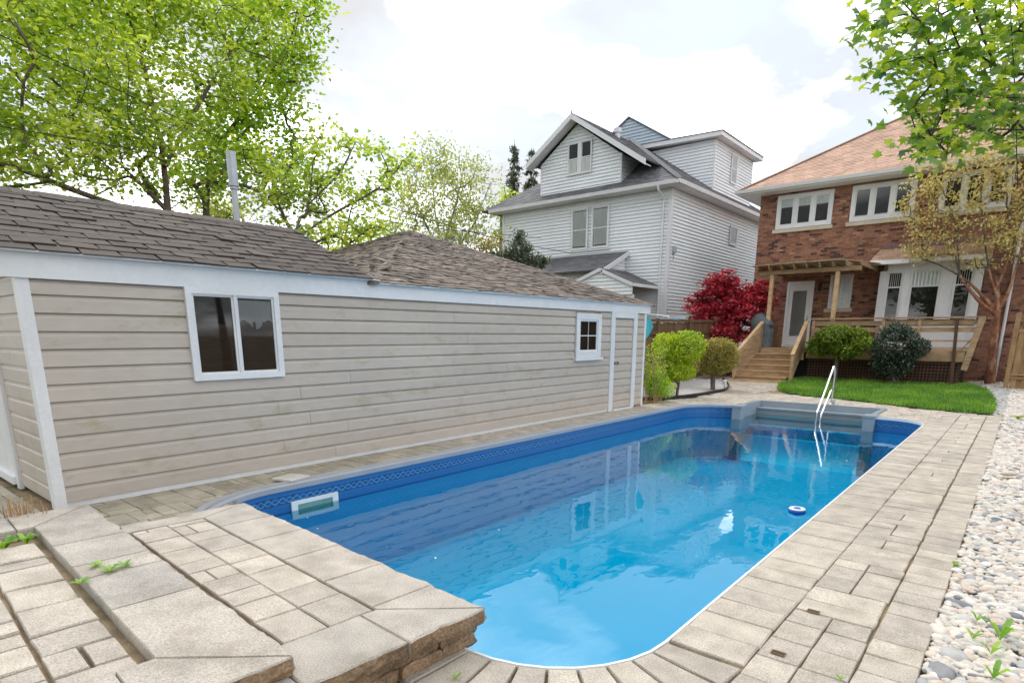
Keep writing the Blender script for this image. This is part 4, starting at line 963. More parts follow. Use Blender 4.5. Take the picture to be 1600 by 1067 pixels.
# ------------------------------------------------------------------ red brick house
def brick_house():
    H = thing('brick_house', (-3.3, 29, .1), 'two-storey red brick house with tan shingle roof behind the pool', 'house'); bh_ref['o'] = H
    X0, X1, Y, ZT = -8.78, 3.4, 25.6, 6.84
    m = MB(); m.box(X0+.01, X1, Y+.012, 36, .0, ZT); part('wall', m, 'mortar', H)
    holes = [(-8.13, -6.17, 5.56, 6.76), (-5.58, -3.63, 5.56, 6.76), (-2.95, -1.08, 5.56, 6.76), (-8.22, -6.12, 5.42, 5.56), (-5.70, -3.6, 5.42, 5.56), (-3.05, -1.0, 5.42, 5.56),
             (-7.46, -6.49, .9, 3.61), (-5.96, -5.2, 2.6, 3.86), (-6.06, -5.12, 2.45, 2.6), (-4.3, -1.4, .9, 4.55)]
    r = random.Random(2); V = []; F = []; z = .05; row = 0; bw, bh, g = .215, .065, .010
    bf = np.array([(0,1,5,4),(1,2,6,5),(2,3,7,6),(3,0,4,7),(4,5,6,7),(0,3,2,1)])
    while z < ZT-.03:
        x = X0-(.112 if row % 2 else 0); 
        while x < X1:
            a, b = max(x, X0), min(x+bw, X1)
            segs = [(a, b)]
            for h in holes:
                if z+bh*.6 > h[2] and z+bh*.4 < h[3]:
                    ns = []
                    for s in segs:
                        if h[1] <= s[0] or h[0] >= s[1]: ns.append(s); continue
                        if h[0] > s[0]: ns.append((s[0], h[0]))
                        if h[1] < s[1]: ns.append((h[1], s[1]))
                    segs = ns
            for a, b in segs:
                if b-a > .03:
                    d = r.uniform(.0, .005); n = len(V)*8
                    V.append([(a,Y-d,z),(b,Y-d,z),(b,Y+.05,z),(a,Y+.05,z),(a,Y-d,z+bh),(b,Y-d,z+bh),(b,Y+.05,z+bh),(a,Y+.05,z+bh)]); F.append(bf+n)
            x += bw+g
        z += bh+g; row += 1
    part('bricks', (np.array(V).reshape(-1, 3), [tuple(f) for f in np.concatenate(F)]), 'brick', H, kind='stuff')
    for (xa, xb) in ((-8.13, -6.17), (-5.58, -3.63), (-2.95, -1.08)):
        window(H, (xa, Y+.005, 5.57), 0, xb-xa, 1.19, lights=3, fr=.12, mull=.13, depth=.06, curtain='curtain', cz=(.68, 1) if xa < -6 else (.0, .04), inner=.04)
        m = MB(); m.box(xa-.09, xb+.06, Y-.075, Y+.0, 5.43, 5.556); part('sill', m, 'limestone', H)
    # hipped roof
    e = .72; x0, x1, y0, y1, ze = X0-e, X1+e, Y-e, 36.7, 6.99; k = .62; hw = (y1-y0)/2
    yc = (y0+y1)/2; zr = ze+k*hw
    A, B = (x0+hw, yc, zr), (x1-hw+.3, yc, zr)
    poly_roof(H, [(x0,y0,ze),(x1,y0,ze),B,A], .05, 'shingle_tan', courses=.15)
    poly_roof(H, [(x0,y1,ze),(x0,y0,ze),A], .05, 'shingle_tan', courses=.25)
    m = MB(); m.beam(Vector((x0,y0,ze+.012)), Vector(A)+Vector((0,0,.012)), .25, .03); part('hip_cap', m, 'shingle_tan', H)
    m = MB(); m.box(x0+.02, x1, y0+.02, Y+.01, 6.845, 6.885); m.box(x0+.02, X0, Y, y1, 6.845, 6.885); part('soffit', m, 'plastic', H)
    m = MB(); m.extr([(x0-.02, y0+.02, 6.87), (x0-.02, y0-.08, 6.89), (x0-.02, y0-.11, 7.0), (x0-.02, y0+.02, 7.0)], (x1-x0+.02, 0, 0)); part('gutter', m, 'white', H)
    # back door
    m = MB(); xa, xb, z0, z1 = -7.46, -6.49, 1.25, 3.61; t = .09
    m.box(xa, xa+t, Y-.03, Y+.03, z0, z1); m.box(xb-t, xb, Y-.03, Y+.03, z0, z1); m.box(xa+t, xb-t, Y-.03, Y+.03, z1-t, z1); m.box(xa-.03, xb+.03, Y-.09, Y, z0-.06, z0)
    d = part('door', m, 'plastic', H, label='white back door with long glazed panel')
    m = MB(); a, b, c, dd = xa+t+.004, xb-t-.004, z0+.01, z1-t-.005; gx0, gx1, g0, g1 = a+.14, b-.14, z0+.34, z1-.34
    m.box(a, gx0, Y-.018, Y+.02, c, dd); m.box(gx1, b, Y-.018, Y+.02, c, dd); m.box(gx0, gx1, Y-.018, Y+.02, c, g0); m.box(gx0, gx1, Y-.018, Y+.02, g1, dd); part('door_leaf', m, 'plastic', d)
    m = MB(); m.add([(gx0, Y-.008, g0), (gx1, Y-.008, g0), (gx1, Y-.008, g1), (gx0, Y-.008, g1)], [(0,1,2,3)]); part('pane', m, 'glass', d)
    m = MB(); m.add([(gx0, Y+.002, g0), (gx1, Y+.002, g0), (gx1, Y+.002, g1), (gx0, Y+.002, g1)], [(0,1,2,3)])
    for i in range(38):
        z = g0+.33+i*(g1-g0-.33)/38; m.add([(gx0,Y-.004,z),(gx1,Y-.004,z),(gx1,Y+.0015,z+.034),(gx0,Y+.0015,z+.034)], [(0,1,2,3)])
    part('blind', m, 'curtain_grey', d)
    m = MB(); m.lathe((b-.05, Y-.07, 2.18), [(.005, 0), (.028, .01), (.032, .03), (.02, .05)], 10); m.box(b-.07, b-.03, Y-.03, Y-.019, 2.10, 2.32); part('handle', m, 'steel', d)
    # small window with glazing bars
    f = window(H, (-5.96, Y+.005, 2.6), 0, .76, 1.26, lights=1, fr=.07, depth=.05, curtain='curtain', bars=(3, 4, 0, 1), inner=.03)
    m = MB(); m.box(-6.06, -5.12, Y-.07, Y, 2.46, 2.596); part('sill', m, 'limestone', H)
    # bay window
    yb = 24.95; m = MB(); m.prism([(-4.28, Y-.01), (-4.05, yb), (-1.6, yb), (-1.38, Y-.01)], 1.05, 2.02); hd = MB(); hd.prism([(-4.28, Y-.01), (-4.05, yb), (-1.6, yb), (-1.38, Y-.01)], 3.76, 4.02)
    bay = part('bay', m, 'white', H, label='white projecting bay with three windows'); part('header', hd, 'white', bay)
    for xa, xb in ((-4.26, -4.05), (-3.55, -3.36), (-2.46, -2.16), (-1.62, -1.40)):
        m = MB(); m.box(xa, xb, yb-.03, yb+.12, 2.02, 3.76); part('column', m, 'white', bay)
    for xa, xb, bars in ((-4.05, -3.55, (6, 1, .7, 1)), (-3.36, -2.46, None), (-2.16, -1.62, (6, 1, .7, 1))):
        window(bay, (xa+.002, yb+.05, 2.02), 0, xb-xa-.004, 1.74, fr=.045, depth=.05, bars=bars, meet=.70, inner=.032, curtain='curtain' if bars is None else None, cz=(.7, 1))
    m = MB(); m.box(-4.05, -1.6, yb+.25, yb+.55, 1.9, 3.76); part('dark_backing', m, 'dark', bay)  # dark block stands in for the unlit interior behind the bay
    poly_roof(H, [(-4.56,24.55,4.09),(-1.22,24.55,4.09),(-1.32,Y-.01,4.55),(-4.46,Y-.01,4.55)], .04, 'shingle_tan', courses=.15)
    m = MB(); m.box(-4.54, -1.24, 24.53, 24.57, 3.95, 4.085); m.box(-4.5, -1.28, 24.57, Y-.01, 4.021, 4.045); part('bay_fascia', m, 'plastic', H)
    m = MB(); m.add([(-4.4,Y-.012,4.56),(-1.35,Y-.012,4.56),(-1.35,Y-.012,4.72),(-4.4,Y-.012,4.72)],[(0,1,2,3)]); part('flashing', m, MT['flash'], H)
    # rainwater pipe, lantern, hanging lamps glimpsed indoors
    m = MB(); m.tube([(-.67, Y-.09, 6.8), (-.67, Y-.09, 1.25)], .045, 8); part('downpipe', m, 'white', H)
    m = MB(); m.tube([(-.67, Y-.09, 1.25), (-.67, Y-.09, .3)], .05, 8); part('downpipe', m, 'metal_grey', H, label='grey lower length of the rainwater pipe')
    m = MB(); m.lathe((-6.28, Y-.12, 3.22), [(.02, 0), (.06, .04), (.075, .2), (.05, .24), (.015, .32)], 8); m.tube([(-6.28, Y, 3.4), (-6.28, Y-.1, 3.52), (-6.28, Y-.12, 3.46)], .012, 6); part('wall_lantern', m, 'black', H)
    m = MB()
    for x in (-2.72, -2.60): m.lathe((x, yb+.18, 3.08), [(.005, 0), (.035, .02), (.035, .06), (.01, .08)], 10)
    part('lamp', m, MT['lampglow'], bay)
MT['flash'] = mat('brownish_flashing', (.20, .11, .12), rnd=0, rough=.5)
lg = bpy.data.materials.new('lit_lamp'); lg.use_nodes = True; p_ = lg.node_tree.nodes['Principled BSDF']
p_.inputs['Emission Color'].default_value = (1, .6, .25, 1); p_.inputs['Emission Strength'].default_value = 6; MT['lampglow'] = lg
brick_house()

# ------------------------------------------------------------------ timber deck with steps, rail and lattice
DZ, DY = 1.19, 22.6
def deck():
    D = thing('timber_deck', (-3.8, 23.8, .15), 'weathered wooden deck with steps and plank railing along the brick house', 'deck')
    r = random.Random(4); y = DY
    while y < 25.5:
        m = MB(); m.box(-8.3, -1.35, y, y+.135, DZ-.035, DZ+r.uniform(-.001, .002)); part('deck_board', m, 'wood', D); y += .142
    m = MB(); m.box(-5.75, -1.37, DY-.04, DY-.002, .86, DZ-.04); part('rim_board', m, 'wood', D)
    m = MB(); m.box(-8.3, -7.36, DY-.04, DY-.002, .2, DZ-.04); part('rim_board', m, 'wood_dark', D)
    m = MB(); m.box(-8.2, -1.5, DY+.25, 25.5, .1, DZ-.045); part('under_deck_shade', m, 'dark', D)  # dark block added in place of the shade below the boards
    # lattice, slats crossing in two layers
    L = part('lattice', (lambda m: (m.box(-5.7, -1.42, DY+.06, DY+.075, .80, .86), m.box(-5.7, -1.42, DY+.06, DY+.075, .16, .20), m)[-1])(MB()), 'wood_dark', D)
    x = -5.66
    while x < -1.45:
        m = MB(); m.box(x, x+.035, DY+.052, DY+.06, .17, .85); part('slat', m, 'wood_dark', L); x += .092
    z = .22
    while z < .82:
        m = MB(); m.box(-5.7, -1.42, DY+.043, DY+.051, z, z+.035); part('slat', m, 'wood_dark', L); z += .092
    # railing
    m = MB(); m.box(-5.72, -1.04, DY-.09, DY+.09, 2.125, 2.17); part('top_rail', m, 'wood', D)
    for x in (-5.62, -3.58, -2.62): m = MB(); m.box(x-.045, x+.045, DY-.045, DY+.04, DZ-.3 if x < -5 else DZ, 2.12); part('rail_post', m, 'wood', D)
    for z0, h in ((1.93, .14), (1.72, .145), (1.44, .05), (1.24, .04)):
        m = MB(); m.box(-5.6, -1.1-(2.1-z0)*.18, DY-.005, DY+.03, z0, z0+h); part('rail_board', m, 'wood', D)
    m = MB(); m.box(-3.57, -1.28, DY+.05, DY+.09, 1.9, 2.1); part('bench_back', m, 'wood', D)
    m = MB(); m.beam((-1.70, DY-.06, 2.11), (-1.58, DY-.10, .16), .085, .06, up=(0, 1, 0)); part('prop_post', m, 'wood_dark', D)
    m = MB(); m.beam((-1.10, DY-.10, 2.13), (-1.34, DY-.04, .62), .16, .05, up=(0, 1, 0)); m.beam((-1.10, DY+.3, 2.13), (-1.30, DY+.3, 1.1), .14, .05, up=(0, 1, 0)); part('raking_board', m, 'wood', D)
    m = MB(); m.beam((-1.16, DY-.02, 1.7), (-1.5, DY-.02, 1.18), .04, .06, up=(0, 1, 0)); part('brace', m, 'wood', D)
    # steps
    n = 5; ris = (DZ-.15)/(n+.6)
    for i in range(n):
        z = DZ-ris*(i+1); y = DY-.27*(i+1)+.0; sx = .05*(i+1)
        m = MB(); m.box(-7.34-sx, -5.93, y-.035, y+.26, z-.038, z); part('tread', m, 'wood_pale', D)
        m = MB(); m.box(-7.32-sx, -5.95, y+.262, y+.285, z-.06, z+ris-.041); part('riser', m, 'wood', D)
    m = MB(); m.box(-7.32-.25, -5.95, DY-.27*n-.0+.0, DY-.27*n+.02, DZ-ris*n-.041-ris*.62, DZ-ris*n-.041); part('riser', m, 'wood', D)
    m = MB(); m.box(-7.75, -5.9, 20.98, 21.10, gz(21)-.02, gz(21)+.05); part('base_board', m, 'wood_pale', D)
    # sloping side rails
    for side, (t, b) in (('l', ((-7.32, DY-.02, 2.02), (-7.66, 21.2, .98))), ('r', ((-5.86, DY-.02, 2.02), (-5.80, 21.2, .98)))):
        t, b = Vector(t), Vector(b); dz = 1.0
        m = MB(); m.beam(b+Vector((0,-.05,.02)), t+Vector((0, .05, .06)), .12, .045); part('hand_rail', m, 'wood_pale', D)
        for k in range(5):
            o = .13+k*.175; a0, b0 = b-Vector((0,0,o)), t-Vector((0,0,o)); m = MB(); m.beam(a0, b0, .03, .13); part('rail_board', m, 'wood', D)
        m = MB(); m.box(b.x-.045, b.x+.045, b.y-.045, b.y+.045, gz(b.y)-.02, b.z); part('rail_post', m, 'wood', D)
        m = MB(); m.box(t.x-.045, t.x+.045, t.y-.045, t.y+.045, .8, t.z); part('rail_post', m, 'wood', D)
deck()

def pergola():
    P = thing('pergola', (-6, 24, DZ), 'wooden lean-to pergola over the white back door', 'pergola'); r = random.Random(8)
    for x in (-7.2, -5.12): m = MB(); m.box(x-.06, x+.06, 22.78, 22.90, DZ, 3.66); part('post', m, 'wood_pale', P)
    m = MB(); m.box(-7.62, -4.45, 22.76, 22.80, 3.665, 3.80); m.box(-7.62, -4.45, 22.88, 22.92, 3.665, 3.80); part('beam', m, 'wood', P)
    m = MB(); m.box(-7.7, -4.4, 25.5, 25.59, 3.78, 3.95); part('ledger', m, 'wood', P)
    x = -7.65
    while x < -4.3:
        m = MB(); y0 = 22.45
        m.extr([(x, y0, 3.90), (x, y0+.1, 3.803), (x, 25.49, 3.803), (x, 25.49, 3.94), (x, y0, 3.94)], (.04, 0, 0)); part('rafter', m, 'wood', P); x += .40
    m = MB(); m.add([(-7.85,22.4,3.955),(-5.0,22.4,3.985),(-4.2,24.2,3.97),(-4.25,25.5,4.0),(-7.75,25.5,3.97)], [(0,1,2,3,4)]); m.v += [(a, b, c+.012) for a, b, c in m.v]; m.f += [(9,8,7,6,5)]+[(i, (i+1) % 5, 5+(i+1) % 5, 5+i) for i in range(5)]
    part('cover_sheet', m, MT['sheet'], P)
MT['sheet'] = mat('pale_cover_sheet', (.55, .50, .36), rnd=0, rough=.5, noise=3, namt=.2)
pergola()

# ------------------------------------------------------------------ fences
def fences():
    r = random.Random(13)
    F = thing('board_fence', (-9.1, 19, .05), 'brown board fence behind the clipped shrubs and red maple', 'fence')
    y = 13.2
    while y < 25.2:
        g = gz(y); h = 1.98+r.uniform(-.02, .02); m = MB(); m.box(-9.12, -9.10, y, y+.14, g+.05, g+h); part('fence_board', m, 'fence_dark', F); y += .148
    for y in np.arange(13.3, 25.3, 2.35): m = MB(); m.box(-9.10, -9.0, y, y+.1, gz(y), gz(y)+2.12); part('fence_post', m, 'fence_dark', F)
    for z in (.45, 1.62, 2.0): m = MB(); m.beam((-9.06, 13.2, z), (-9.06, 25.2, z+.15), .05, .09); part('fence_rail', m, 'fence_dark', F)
    G = thing('garden_gate', (.2, 22.7, .1), 'brown vertical board fence panel beside the brick house', 'fence')
    m = MB(); m.box(-.36, -.24, 22.56, 22.68, .05, 2.26); part('fence_post', m, 'fence', G)
    x = -.22; k = 0
    while x < 2.4:
        m = MB(); m.box(x, x+.135, 22.58+(k % 2)*.035, 22.602+(k % 2)*.035, .14, 1.80); part('fence_board', m, 'fence', G); x += .125; k += 1
    for z in (.42, .52, 1.72): m = MB(); m.box(-.24, 2.4, 22.545, 22.575, z, z+.05); part('fence_rail', m, 'fence', G)
    m = MB(); m.box(-.24, 2.4, 22.55, 22.62, 2.10, 2.2); part('fence_rail', m, 'fence', G)
    Lt = part('lattice', (lambda m: (m.box(-.24, 2.4, 22.6, 22.615, 1.81, 1.84), m)[-1])(MB()), 'fence', G)
    x = -.5
    while x < 2.3:
        for s in (0, 1):
            a = (x, 22.60-s*.012, 1.82); b = (x+.28, 22.60-s*.012, 2.1)
            if s: a, b = (x+.28, a[1], 1.82), (x, b[1], 2.1)
            if min(a[0], b[0]) > -.25: m = MB(); m.beam(a, b, .03, .008, up=(0, 1, 0)); part('slat', m, 'fence', Lt)
        x += .09
fences()

# ------------------------------------------------------------------ foliage tools
def rotmats(n, tilt, g):
    """random orientations: leaf plane normal within about `tilt` of up"""
    th = np.abs(g.normal(0, tilt, n)); ph = g.uniform(0, 2*np.pi, n); sp = g.uniform(0, 2*np.pi, n)
    nz = np.stack([np.sin(th)*np.cos(ph), np.sin(th)*np.sin(ph), np.cos(th)], 1)
    a = np.stack([np.cos(sp), np.sin(sp), np.zeros(n)], 1); u = a-nz*(a*nz).sum(1)[:, None]; u /= np.linalg.norm(u, axis=1)[:, None]+1e-9
    v = np.cross(nz, u); return np.stack([u, v, nz], 2)
def tmpl(kind):
    if kind == 'maple':
        o = [(0,-.1),(.22,-.02),(.5,.02),(.32,.22),(.46,.5),(.2,.46),(0,.85),(-.2,.46),(-.46,.5),(-.32,.22),(-.5,.02),(-.22,-.02)]
        V = [(x, y-.1, -.10*abs(x)-.12*max(0, y-.3)) for x, y in o]+[(0, .12, .03)]
        V = [(x, y, z-.28*x*x-.10*y*y) for x, y, z in V]; return np.array(V), np.array([(i, (i+1) % 12, 12) for i in range(12)])
    if kind == 'maple_low':
        o = [(0,-.1),(.5,.02),(.42,.48),(0,.85),(-.42,.48),(-.5,.02)]
        return np.array([(x, y-.1, -.15*abs(x)) for x, y in o]+[(0, .2, .05)]), np.array([(i, (i+1) % 6, 6) for i in range(6)])
    if kind == 'oval':
        return np.array([(0,0,0),(.28,.35,.03),(.2,.75,0),(0,1,-.06),(-.2,.75,0),(-.28,.35,.03)]), np.array([(0,1,2),(0,2,3),(0,3,4),(0,4,5)])
    if kind == 'tri':
        return np.array([(-.25,0,0),(.25,0,0),(0,1,.05)]), np.array([(0,1,2)])
    if kind == 'needle':
        return np.array([(-.05,0,0),(.05,0,0),(0,1,.0)]), np.array([(0,1,2)])
def leafmesh(pts, size, kind, tilt=.9, g=rng, var=.3, R=None):
    T, F = tmpl(kind); n = len(pts); R = rotmats(n, tilt, g) if R is None else R
    s = size*(1+g.uniform(-var, var, n)); V = np.einsum('nij,kj->nki', R, T)*s[:, None, None]+pts[:, None, :]
    Fa = (F[None]+(np.arange(n)*len(T))[:, None, None]).reshape(-1, F.shape[1]); return V.reshape(-1, 3), Fa
def cloud(centers, per, rad, g=rng, flat=.6):
    P = np.repeat(centers, per, 0); d = g.normal(0, 1, P.shape); d[:, 2] *= flat; return P+d*rad
def skeleton(base, stems, targets, r0, g=rng, tip=.006, sag=.0, exp=2.3):
    """stems: list of polylines from the base; every target is joined to the nearest growing node"""
    nodes = []; par = []
    for st in stems:
        prev = -1; pl = bez(st, 5)
        for i, p in enumerate(pl):
            if i == 0 and nodes and (Vector(nodes[0])-p).length < .05: prev = 0; continue
            best = prev
            if i == 0 and nodes: D = [(Vector(q)-p).length for q in nodes]; best = int(np.argmin(D)); 
            nodes.append(tuple(p)); par.append(best); prev = len(nodes)-1
    N = np.array(nodes); root = np.array(base); T = np.array(targets); order = np.argsort(np.linalg.norm(T-root, axis=1)); tips = []
    for ti in order:
        t = T[ti]; dv = N-t; dist = np.linalg.norm(dv, axis=1); up = np.maximum(0, N[:, 2]-t[2])
        i = int(np.argmin(dist+1.2*up)); a = N[i]; L = dist[i]; k = max(2, int(L/.45)); prev = i
        dirp = a-N[par[i]] if par[i] >= 0 else np.array([0, 0, 1.]); dirp = dirp/(np.linalg.norm(dirp)+1e-9)*L*.22
        new = []
        for j in range(1, k+1):
            s = j/k; p = (1-s)**2*a+2*s*(1-s)*(a+dirp)+s*s*t; p = p+g.normal(0, .03*min(L, 1), 3)*(s < 1)
            new.append(p); par.append(prev); prev = len(N)+len(new)-1
        N = np.vstack([N, np.array(new)]); tips.append(prev)
    cnt = np.zeros(len(N)); cnt[tips] = 1
    ch = np.zeros(len(N), int)
    for i in range(len(N)-1, 0, -1):
        if par[i] >= 0: cnt[par[i]] += cnt[i]; ch[par[i]] += 1
    rad = tip+(r0-tip)*(np.maximum(cnt, .3)/cnt.max())**(1/exp)
    return N, par, rad
def branches(N, par, rad, n=5):
    """tubes following each parent link"""
    V = []; F = []; b = 0; N = np.array(N)
    for i in range(len(N)):
        p = par[i]
        if p < 0: continue
        a, c = N[p], N[i]; t = c-a; L = np.linalg.norm(t)
        if L < 1e-5: continue
        t = t/L; k = n if rad[i] < .05 else 8
        u = np.cross(t, [0, 0, 1.]) if abs(t[2]) < .9 else np.cross(t, [1., 0, 0]); u /= np.linalg.norm(u); w = np.cross(t, u)
        ang = np.arange(k)*2*np.pi/k; ring = np.cos(ang)[:, None]*u+np.sin(ang)[:, None]*w
        r1 = min(rad[p], rad[i]*1.35); V += [a-t*r1*.3+ring*r1, c+ring*rad[i]]
        F += [(b+j, b+(j+1) % k, b+k+(j+1) % k, b+k+j) for j in range(k)]; b += 2*k
    return np.concatenate(V), F
def ellip(centers_radii, n, g=rng, shell=.45):
    out = []
    tot = sum(r[0]*r[1]*r[2] for c, r in centers_radii)
    for c, r in centers_radii:
        k = max(3, int(n*r[0]*r[1]*r[2]/tot)); d = g.normal(0, 1, (k, 3)); d /= np.linalg.norm(d, axis=1)[:, None]
        q = g.uniform(shell**3, 1, k)**(1/3); out.append(np.array(c)+d*q[:, None]*np.array(r))
    return np.concatenate(out)
def tree(name, label, base, stems, ells, ntarg, per, rad, lsize, lkind, lmat, bark, r0, bark2=None, cat='tree', group=None, tilt=.9, flat=.6, seed=1, exp=2.3, tip=.006, shell=.45, foot=None):
    g = np.random.default_rng(seed); T = ellip(ells, ntarg, g, shell); T = T[T[:, 2] > base[2]+.3]
    N, par, rd = skeleton(base, stems, T, r0, g, tip=tip, exp=exp)
    if foot: d_ = np.linalg.norm(N-np.array(base), axis=1); rd = np.maximum(rd, foot[0]*(1-d_/foot[1]))
    t = thing(name, base, label, cat, group)
    if bark2:
        lim = rd.copy(); V, F = branches(N, [q if rd[i] >= .028 else -1 for i, q in enumerate(par)], rd); part('trunk', (V, F), bark, t, smooth=True)
        V, F = branches(N, [q if rd[i] < .028 else -1 for i, q in enumerate(par)], np.minimum(rd, .03)); part('branches', (V, F), bark2, t, smooth=True, kind='stuff')
    else: V, F = branches(N, par, rd); part('trunk', (V, F), bark, t, smooth=True)
    P = cloud(T, per, rad, g, flat); V, F = leafmesh(P, lsize, lkind, tilt, g); part('crown', (V, F), lmat, t); return t, T

# ------------------------------------------------------------------ trees
def trees():
    A = lambda x, y, d: tuple(at(x, y, d))
    def E(x, y, d, rp, rz=None, rd=None): k = d/FPX; r = rp*k; return (A(x, y, d), (r, rd*k if rd else r, (rz or rp)*k))
    # dense yellow-green maple over the left of the garage
    b = A(255, 560, 15.5); b = (b[0], b[1], 0)
    stems = [[b, A(262, 330, 15.5), A(240, 170, 15.3), A(200, 20, 15.2)], [A(262, 330, 15.5), A(170, 240, 14.5), A(60, 150, 13.6), A(-60, 90, 13)], [A(258, 260, 15.3), A(330, 130, 15.6), A(400, 20, 16)], [A(262, 345, 15.5), A(150, 310, 14), A(20, 260, 13)]]
    tree('maple_tree', 'dense yellow-green maple towering over the left half of the garage', b, stems,
         [E(60,110,13.4,175,150), E(215,90,15,150,140), E(120,-40,15,220,120), E(345,55,16,100,110), E(90,240,13.6,150,70), E(235,255,15,115,62), E(-120,140,13,140,190), E(420,40,16.5,55,60), E(395,-60,16,90,80)],
         640, 56, .29, .10, 'maple_low', 'lf_maple', 'bark', .12, seed=2, tilt=.8, shell=.2, exp=1.85, tip=.004)
    # second, darker maple a little behind
    b = A(318, 560, 18); b = (b[0], b[1], 0)
    stems = [[b, A(322, 330, 18), A(338, 190, 18), A(352, 60, 18)], [A(330, 240, 18), A(400, 150, 18), A(455, 60, 18)]]
    tree('maple_tree', 'greener maple with slim bare trunk rising behind the roof flue', b, stems,
         [E(440,60,18,62,72), E(455,-10,18,60,60), E(420,150,18,62,55), E(345,215,18,75,60), E(470,190,18,42,30), E(300,280,18,60,40), E(375,270,18,60,36), E(435,235,17.6,55,28)],
         210, 50, .32, .108, 'maple_low', 'lf_maple_b', 'bark', .10, seed=5, tilt=.8, shell=.2, exp=1.9, tip=.004)
    # loose low maple with spreading limbs right of the flue
    b = A(462, 520, 13.5); b = (b[0], b[1], 0)
    stems = [[b, A(464, 372, 13.5), A(480, 330, 13.5), A(490, 250, 13.5)], [A(464, 372, 13.5), A(520, 335, 13.2), A(590, 295, 12.8), A(625, 262, 12.6)], [A(464, 378, 13.5), A(440, 330, 13.8), A(425, 280, 14), A(430, 225, 14)], [A(482, 320, 13.5), A(530, 270, 13.5), A(556, 222, 13.5)], [A(430,300,14), A(400,330,14.2), A(385,350,14.3)]]
    tree('maple_tree', 'loose young maple with spreading limbs between the flue and the hipped roof', b, stems,
         [E(505,260,13.5,42,30), E(555,225,13.5,34,26), E(590,262,13.2,36,24), E(560,310,13.2,48,26), E(470,300,13.8,60,40), E(420,320,14,44,26), E(612,300,12.8,26,20), E(500,205,13.5,26,22), E(410,250,14,40,30), E(520,365,13.5,60,18), E(440,370,14,60,14), E(590,350,13,40,18), E(640,250,12.8,16,14)],
         170, 30, .17, .082, 'maple_low', 'lf_maple', 'bark', .07, seed=9, tilt=.8, exp=2.0, shell=.1, tip=.004)
    # tall pale tree with many ascending stems
    b = A(690, 520, 32); b = (b[0], b[1], 0)
    stems = [[b, A(690, 400, 32), A(680, 330, 32), A(672, 240, 32)], [A(690, 400, 32), A(655, 330, 32), A(625, 260, 32)], [A(690, 395, 32), A(712, 320, 32), A(728, 250, 32)], [A(690, 410, 32), A(735, 360, 32), A(765, 290, 32)], [A(690,420,32), A(640,380,32), A(610,330,32)]]
    tree('tall_tree', 'tall airy tree with pale ascending stems and thin olive foliage behind the hipped roof', b, stems,
         [E(672,250,32,42,34), E(628,275,32,34,32), E(715,265,32,42,34), E(752,290,32,28,44), E(690,320,32,70,44), E(640,340,32,34,34), E(740,350,32,34,30), E(690,375,32,80,16)],
         520, 15, .36, .17, 'oval', 'lf_pale', 'bark_pale', .15, seed=12, exp=1.8, tip=.007, shell=.1)
    # small golden tree beside the clapboard house
    b = A(782, 520, 34); b = (b[0], b[1], 0)
    tree('golden_tree', 'small golden-leaved tree left of the clapboard house', b, [[b, A(783, 380, 34), A(785, 320, 34)]], [E(784,345,34,16,40), E(790,310,34,14,18)], 40, 24, .25, .16, 'oval', 'lf_maple', 'bark_pale', .12, seed=15)
    # distant hedge line between the trunks
    for i, (x, y, d, r, lb) in enumerate([(560, 372, 24, 60, 'low lime bush showing over the garage ridge beside the loose maple'), (760, 392, 27, 30, 'low reddish bush over the ridge left of the clapboard house'), (340, 330, 22, 34, 'dark bush between the maple trunks behind the garage')]):
        b = A(x, 500, d); b = (b[0], b[1], 0)
        tree('background_bush', lb, b, [[b, A(x, y+20, d), A(x, y-10, d)]], [E(x, y, d, r, 22), E(x, y+40, d, r, 40)], 60, 40, .35, .15, 'oval', ('lf_maple', 'lf_olive', 'lf_pale')[i], 'bark', .1, cat='bush', seed=30+i)
    # conifers
    for (x, top, bot, d, w, lb) in ((803, 232, 420, 42, 26, 'left and taller of two dark spruces behind the clapboard house'), (829, 242, 420, 44, 24, 'right-hand spruce of the pair, half hidden by the clapboard roof')):
        p0 = A(x, bot, d); base = (p0[0], p0[1], 0); tp = Vector(A(x, top, d)); g = np.random.default_rng(x); h = tp.z
        t = thing('spruce_tree', base, lb, 'tree', 'spruces behind the clapboard house')
        N = [tuple(base), tuple(tp)]; par = [-1, 0]; rd = [.25, .02]; pts = []
        N = [(base[0], base[1], h*i/12) for i in range(13)]; par = [-1]+list(range(12)); rd = [.26*(1-i/12.5) for i in range(13)]
        z = h*.3
        while z < h*.985:
            L = (w*1.15*d/FPX)*(1-(z/h-.3)/.7)**.8+.15
            for k in range(5):
                a = g.uniform(0, 6.28); l = L*g.uniform(.6, 1.1); tip = (base[0]+l*math.cos(a), base[1]+l*math.sin(a), z-l*.25)
                N.append((base[0], base[1], z)); par.append(int(z/h*12)); rd.append(.02); N.append(tip); par.append(len(N)-2); rd.append(.008)
                n = int(40*l+5); s = g.uniform(.1, 1, n); P = np.stack([base[0]+s*(tip[0]-base[0]), base[1]+s*(tip[1]-base[1]), z+s*(tip[2]-z)], 1); P += g.normal(0, .06, P.shape)*(1, 1, 1.3); pts.append(P)
            z += g.uniform(.28, .5)
        V, F = branches(N, par, rd); part('trunk', (V, F), 'bark_dark', t, smooth=True)
        V, F = leafmesh(np.concatenate(pts), .26, 'tri', 1.2, g); part('crown', (V, F), 'lf_spruce', t)
    # small clipped conifer by the lean-to
    p = Vector(A(812, 470, 20)); base = (p.x, p.y, 0); g = np.random.default_rng(77)
    cl = [A(x, y, 20) for x, y in ((812,368),(808,378),(817,383),(803,392),(815,396),(826,392),(800,404),(812,408),(825,404),(838,408),(846,412),(790,398),(780,408),(772,400),(820,418),(800,420),(775,415),(850,408))]
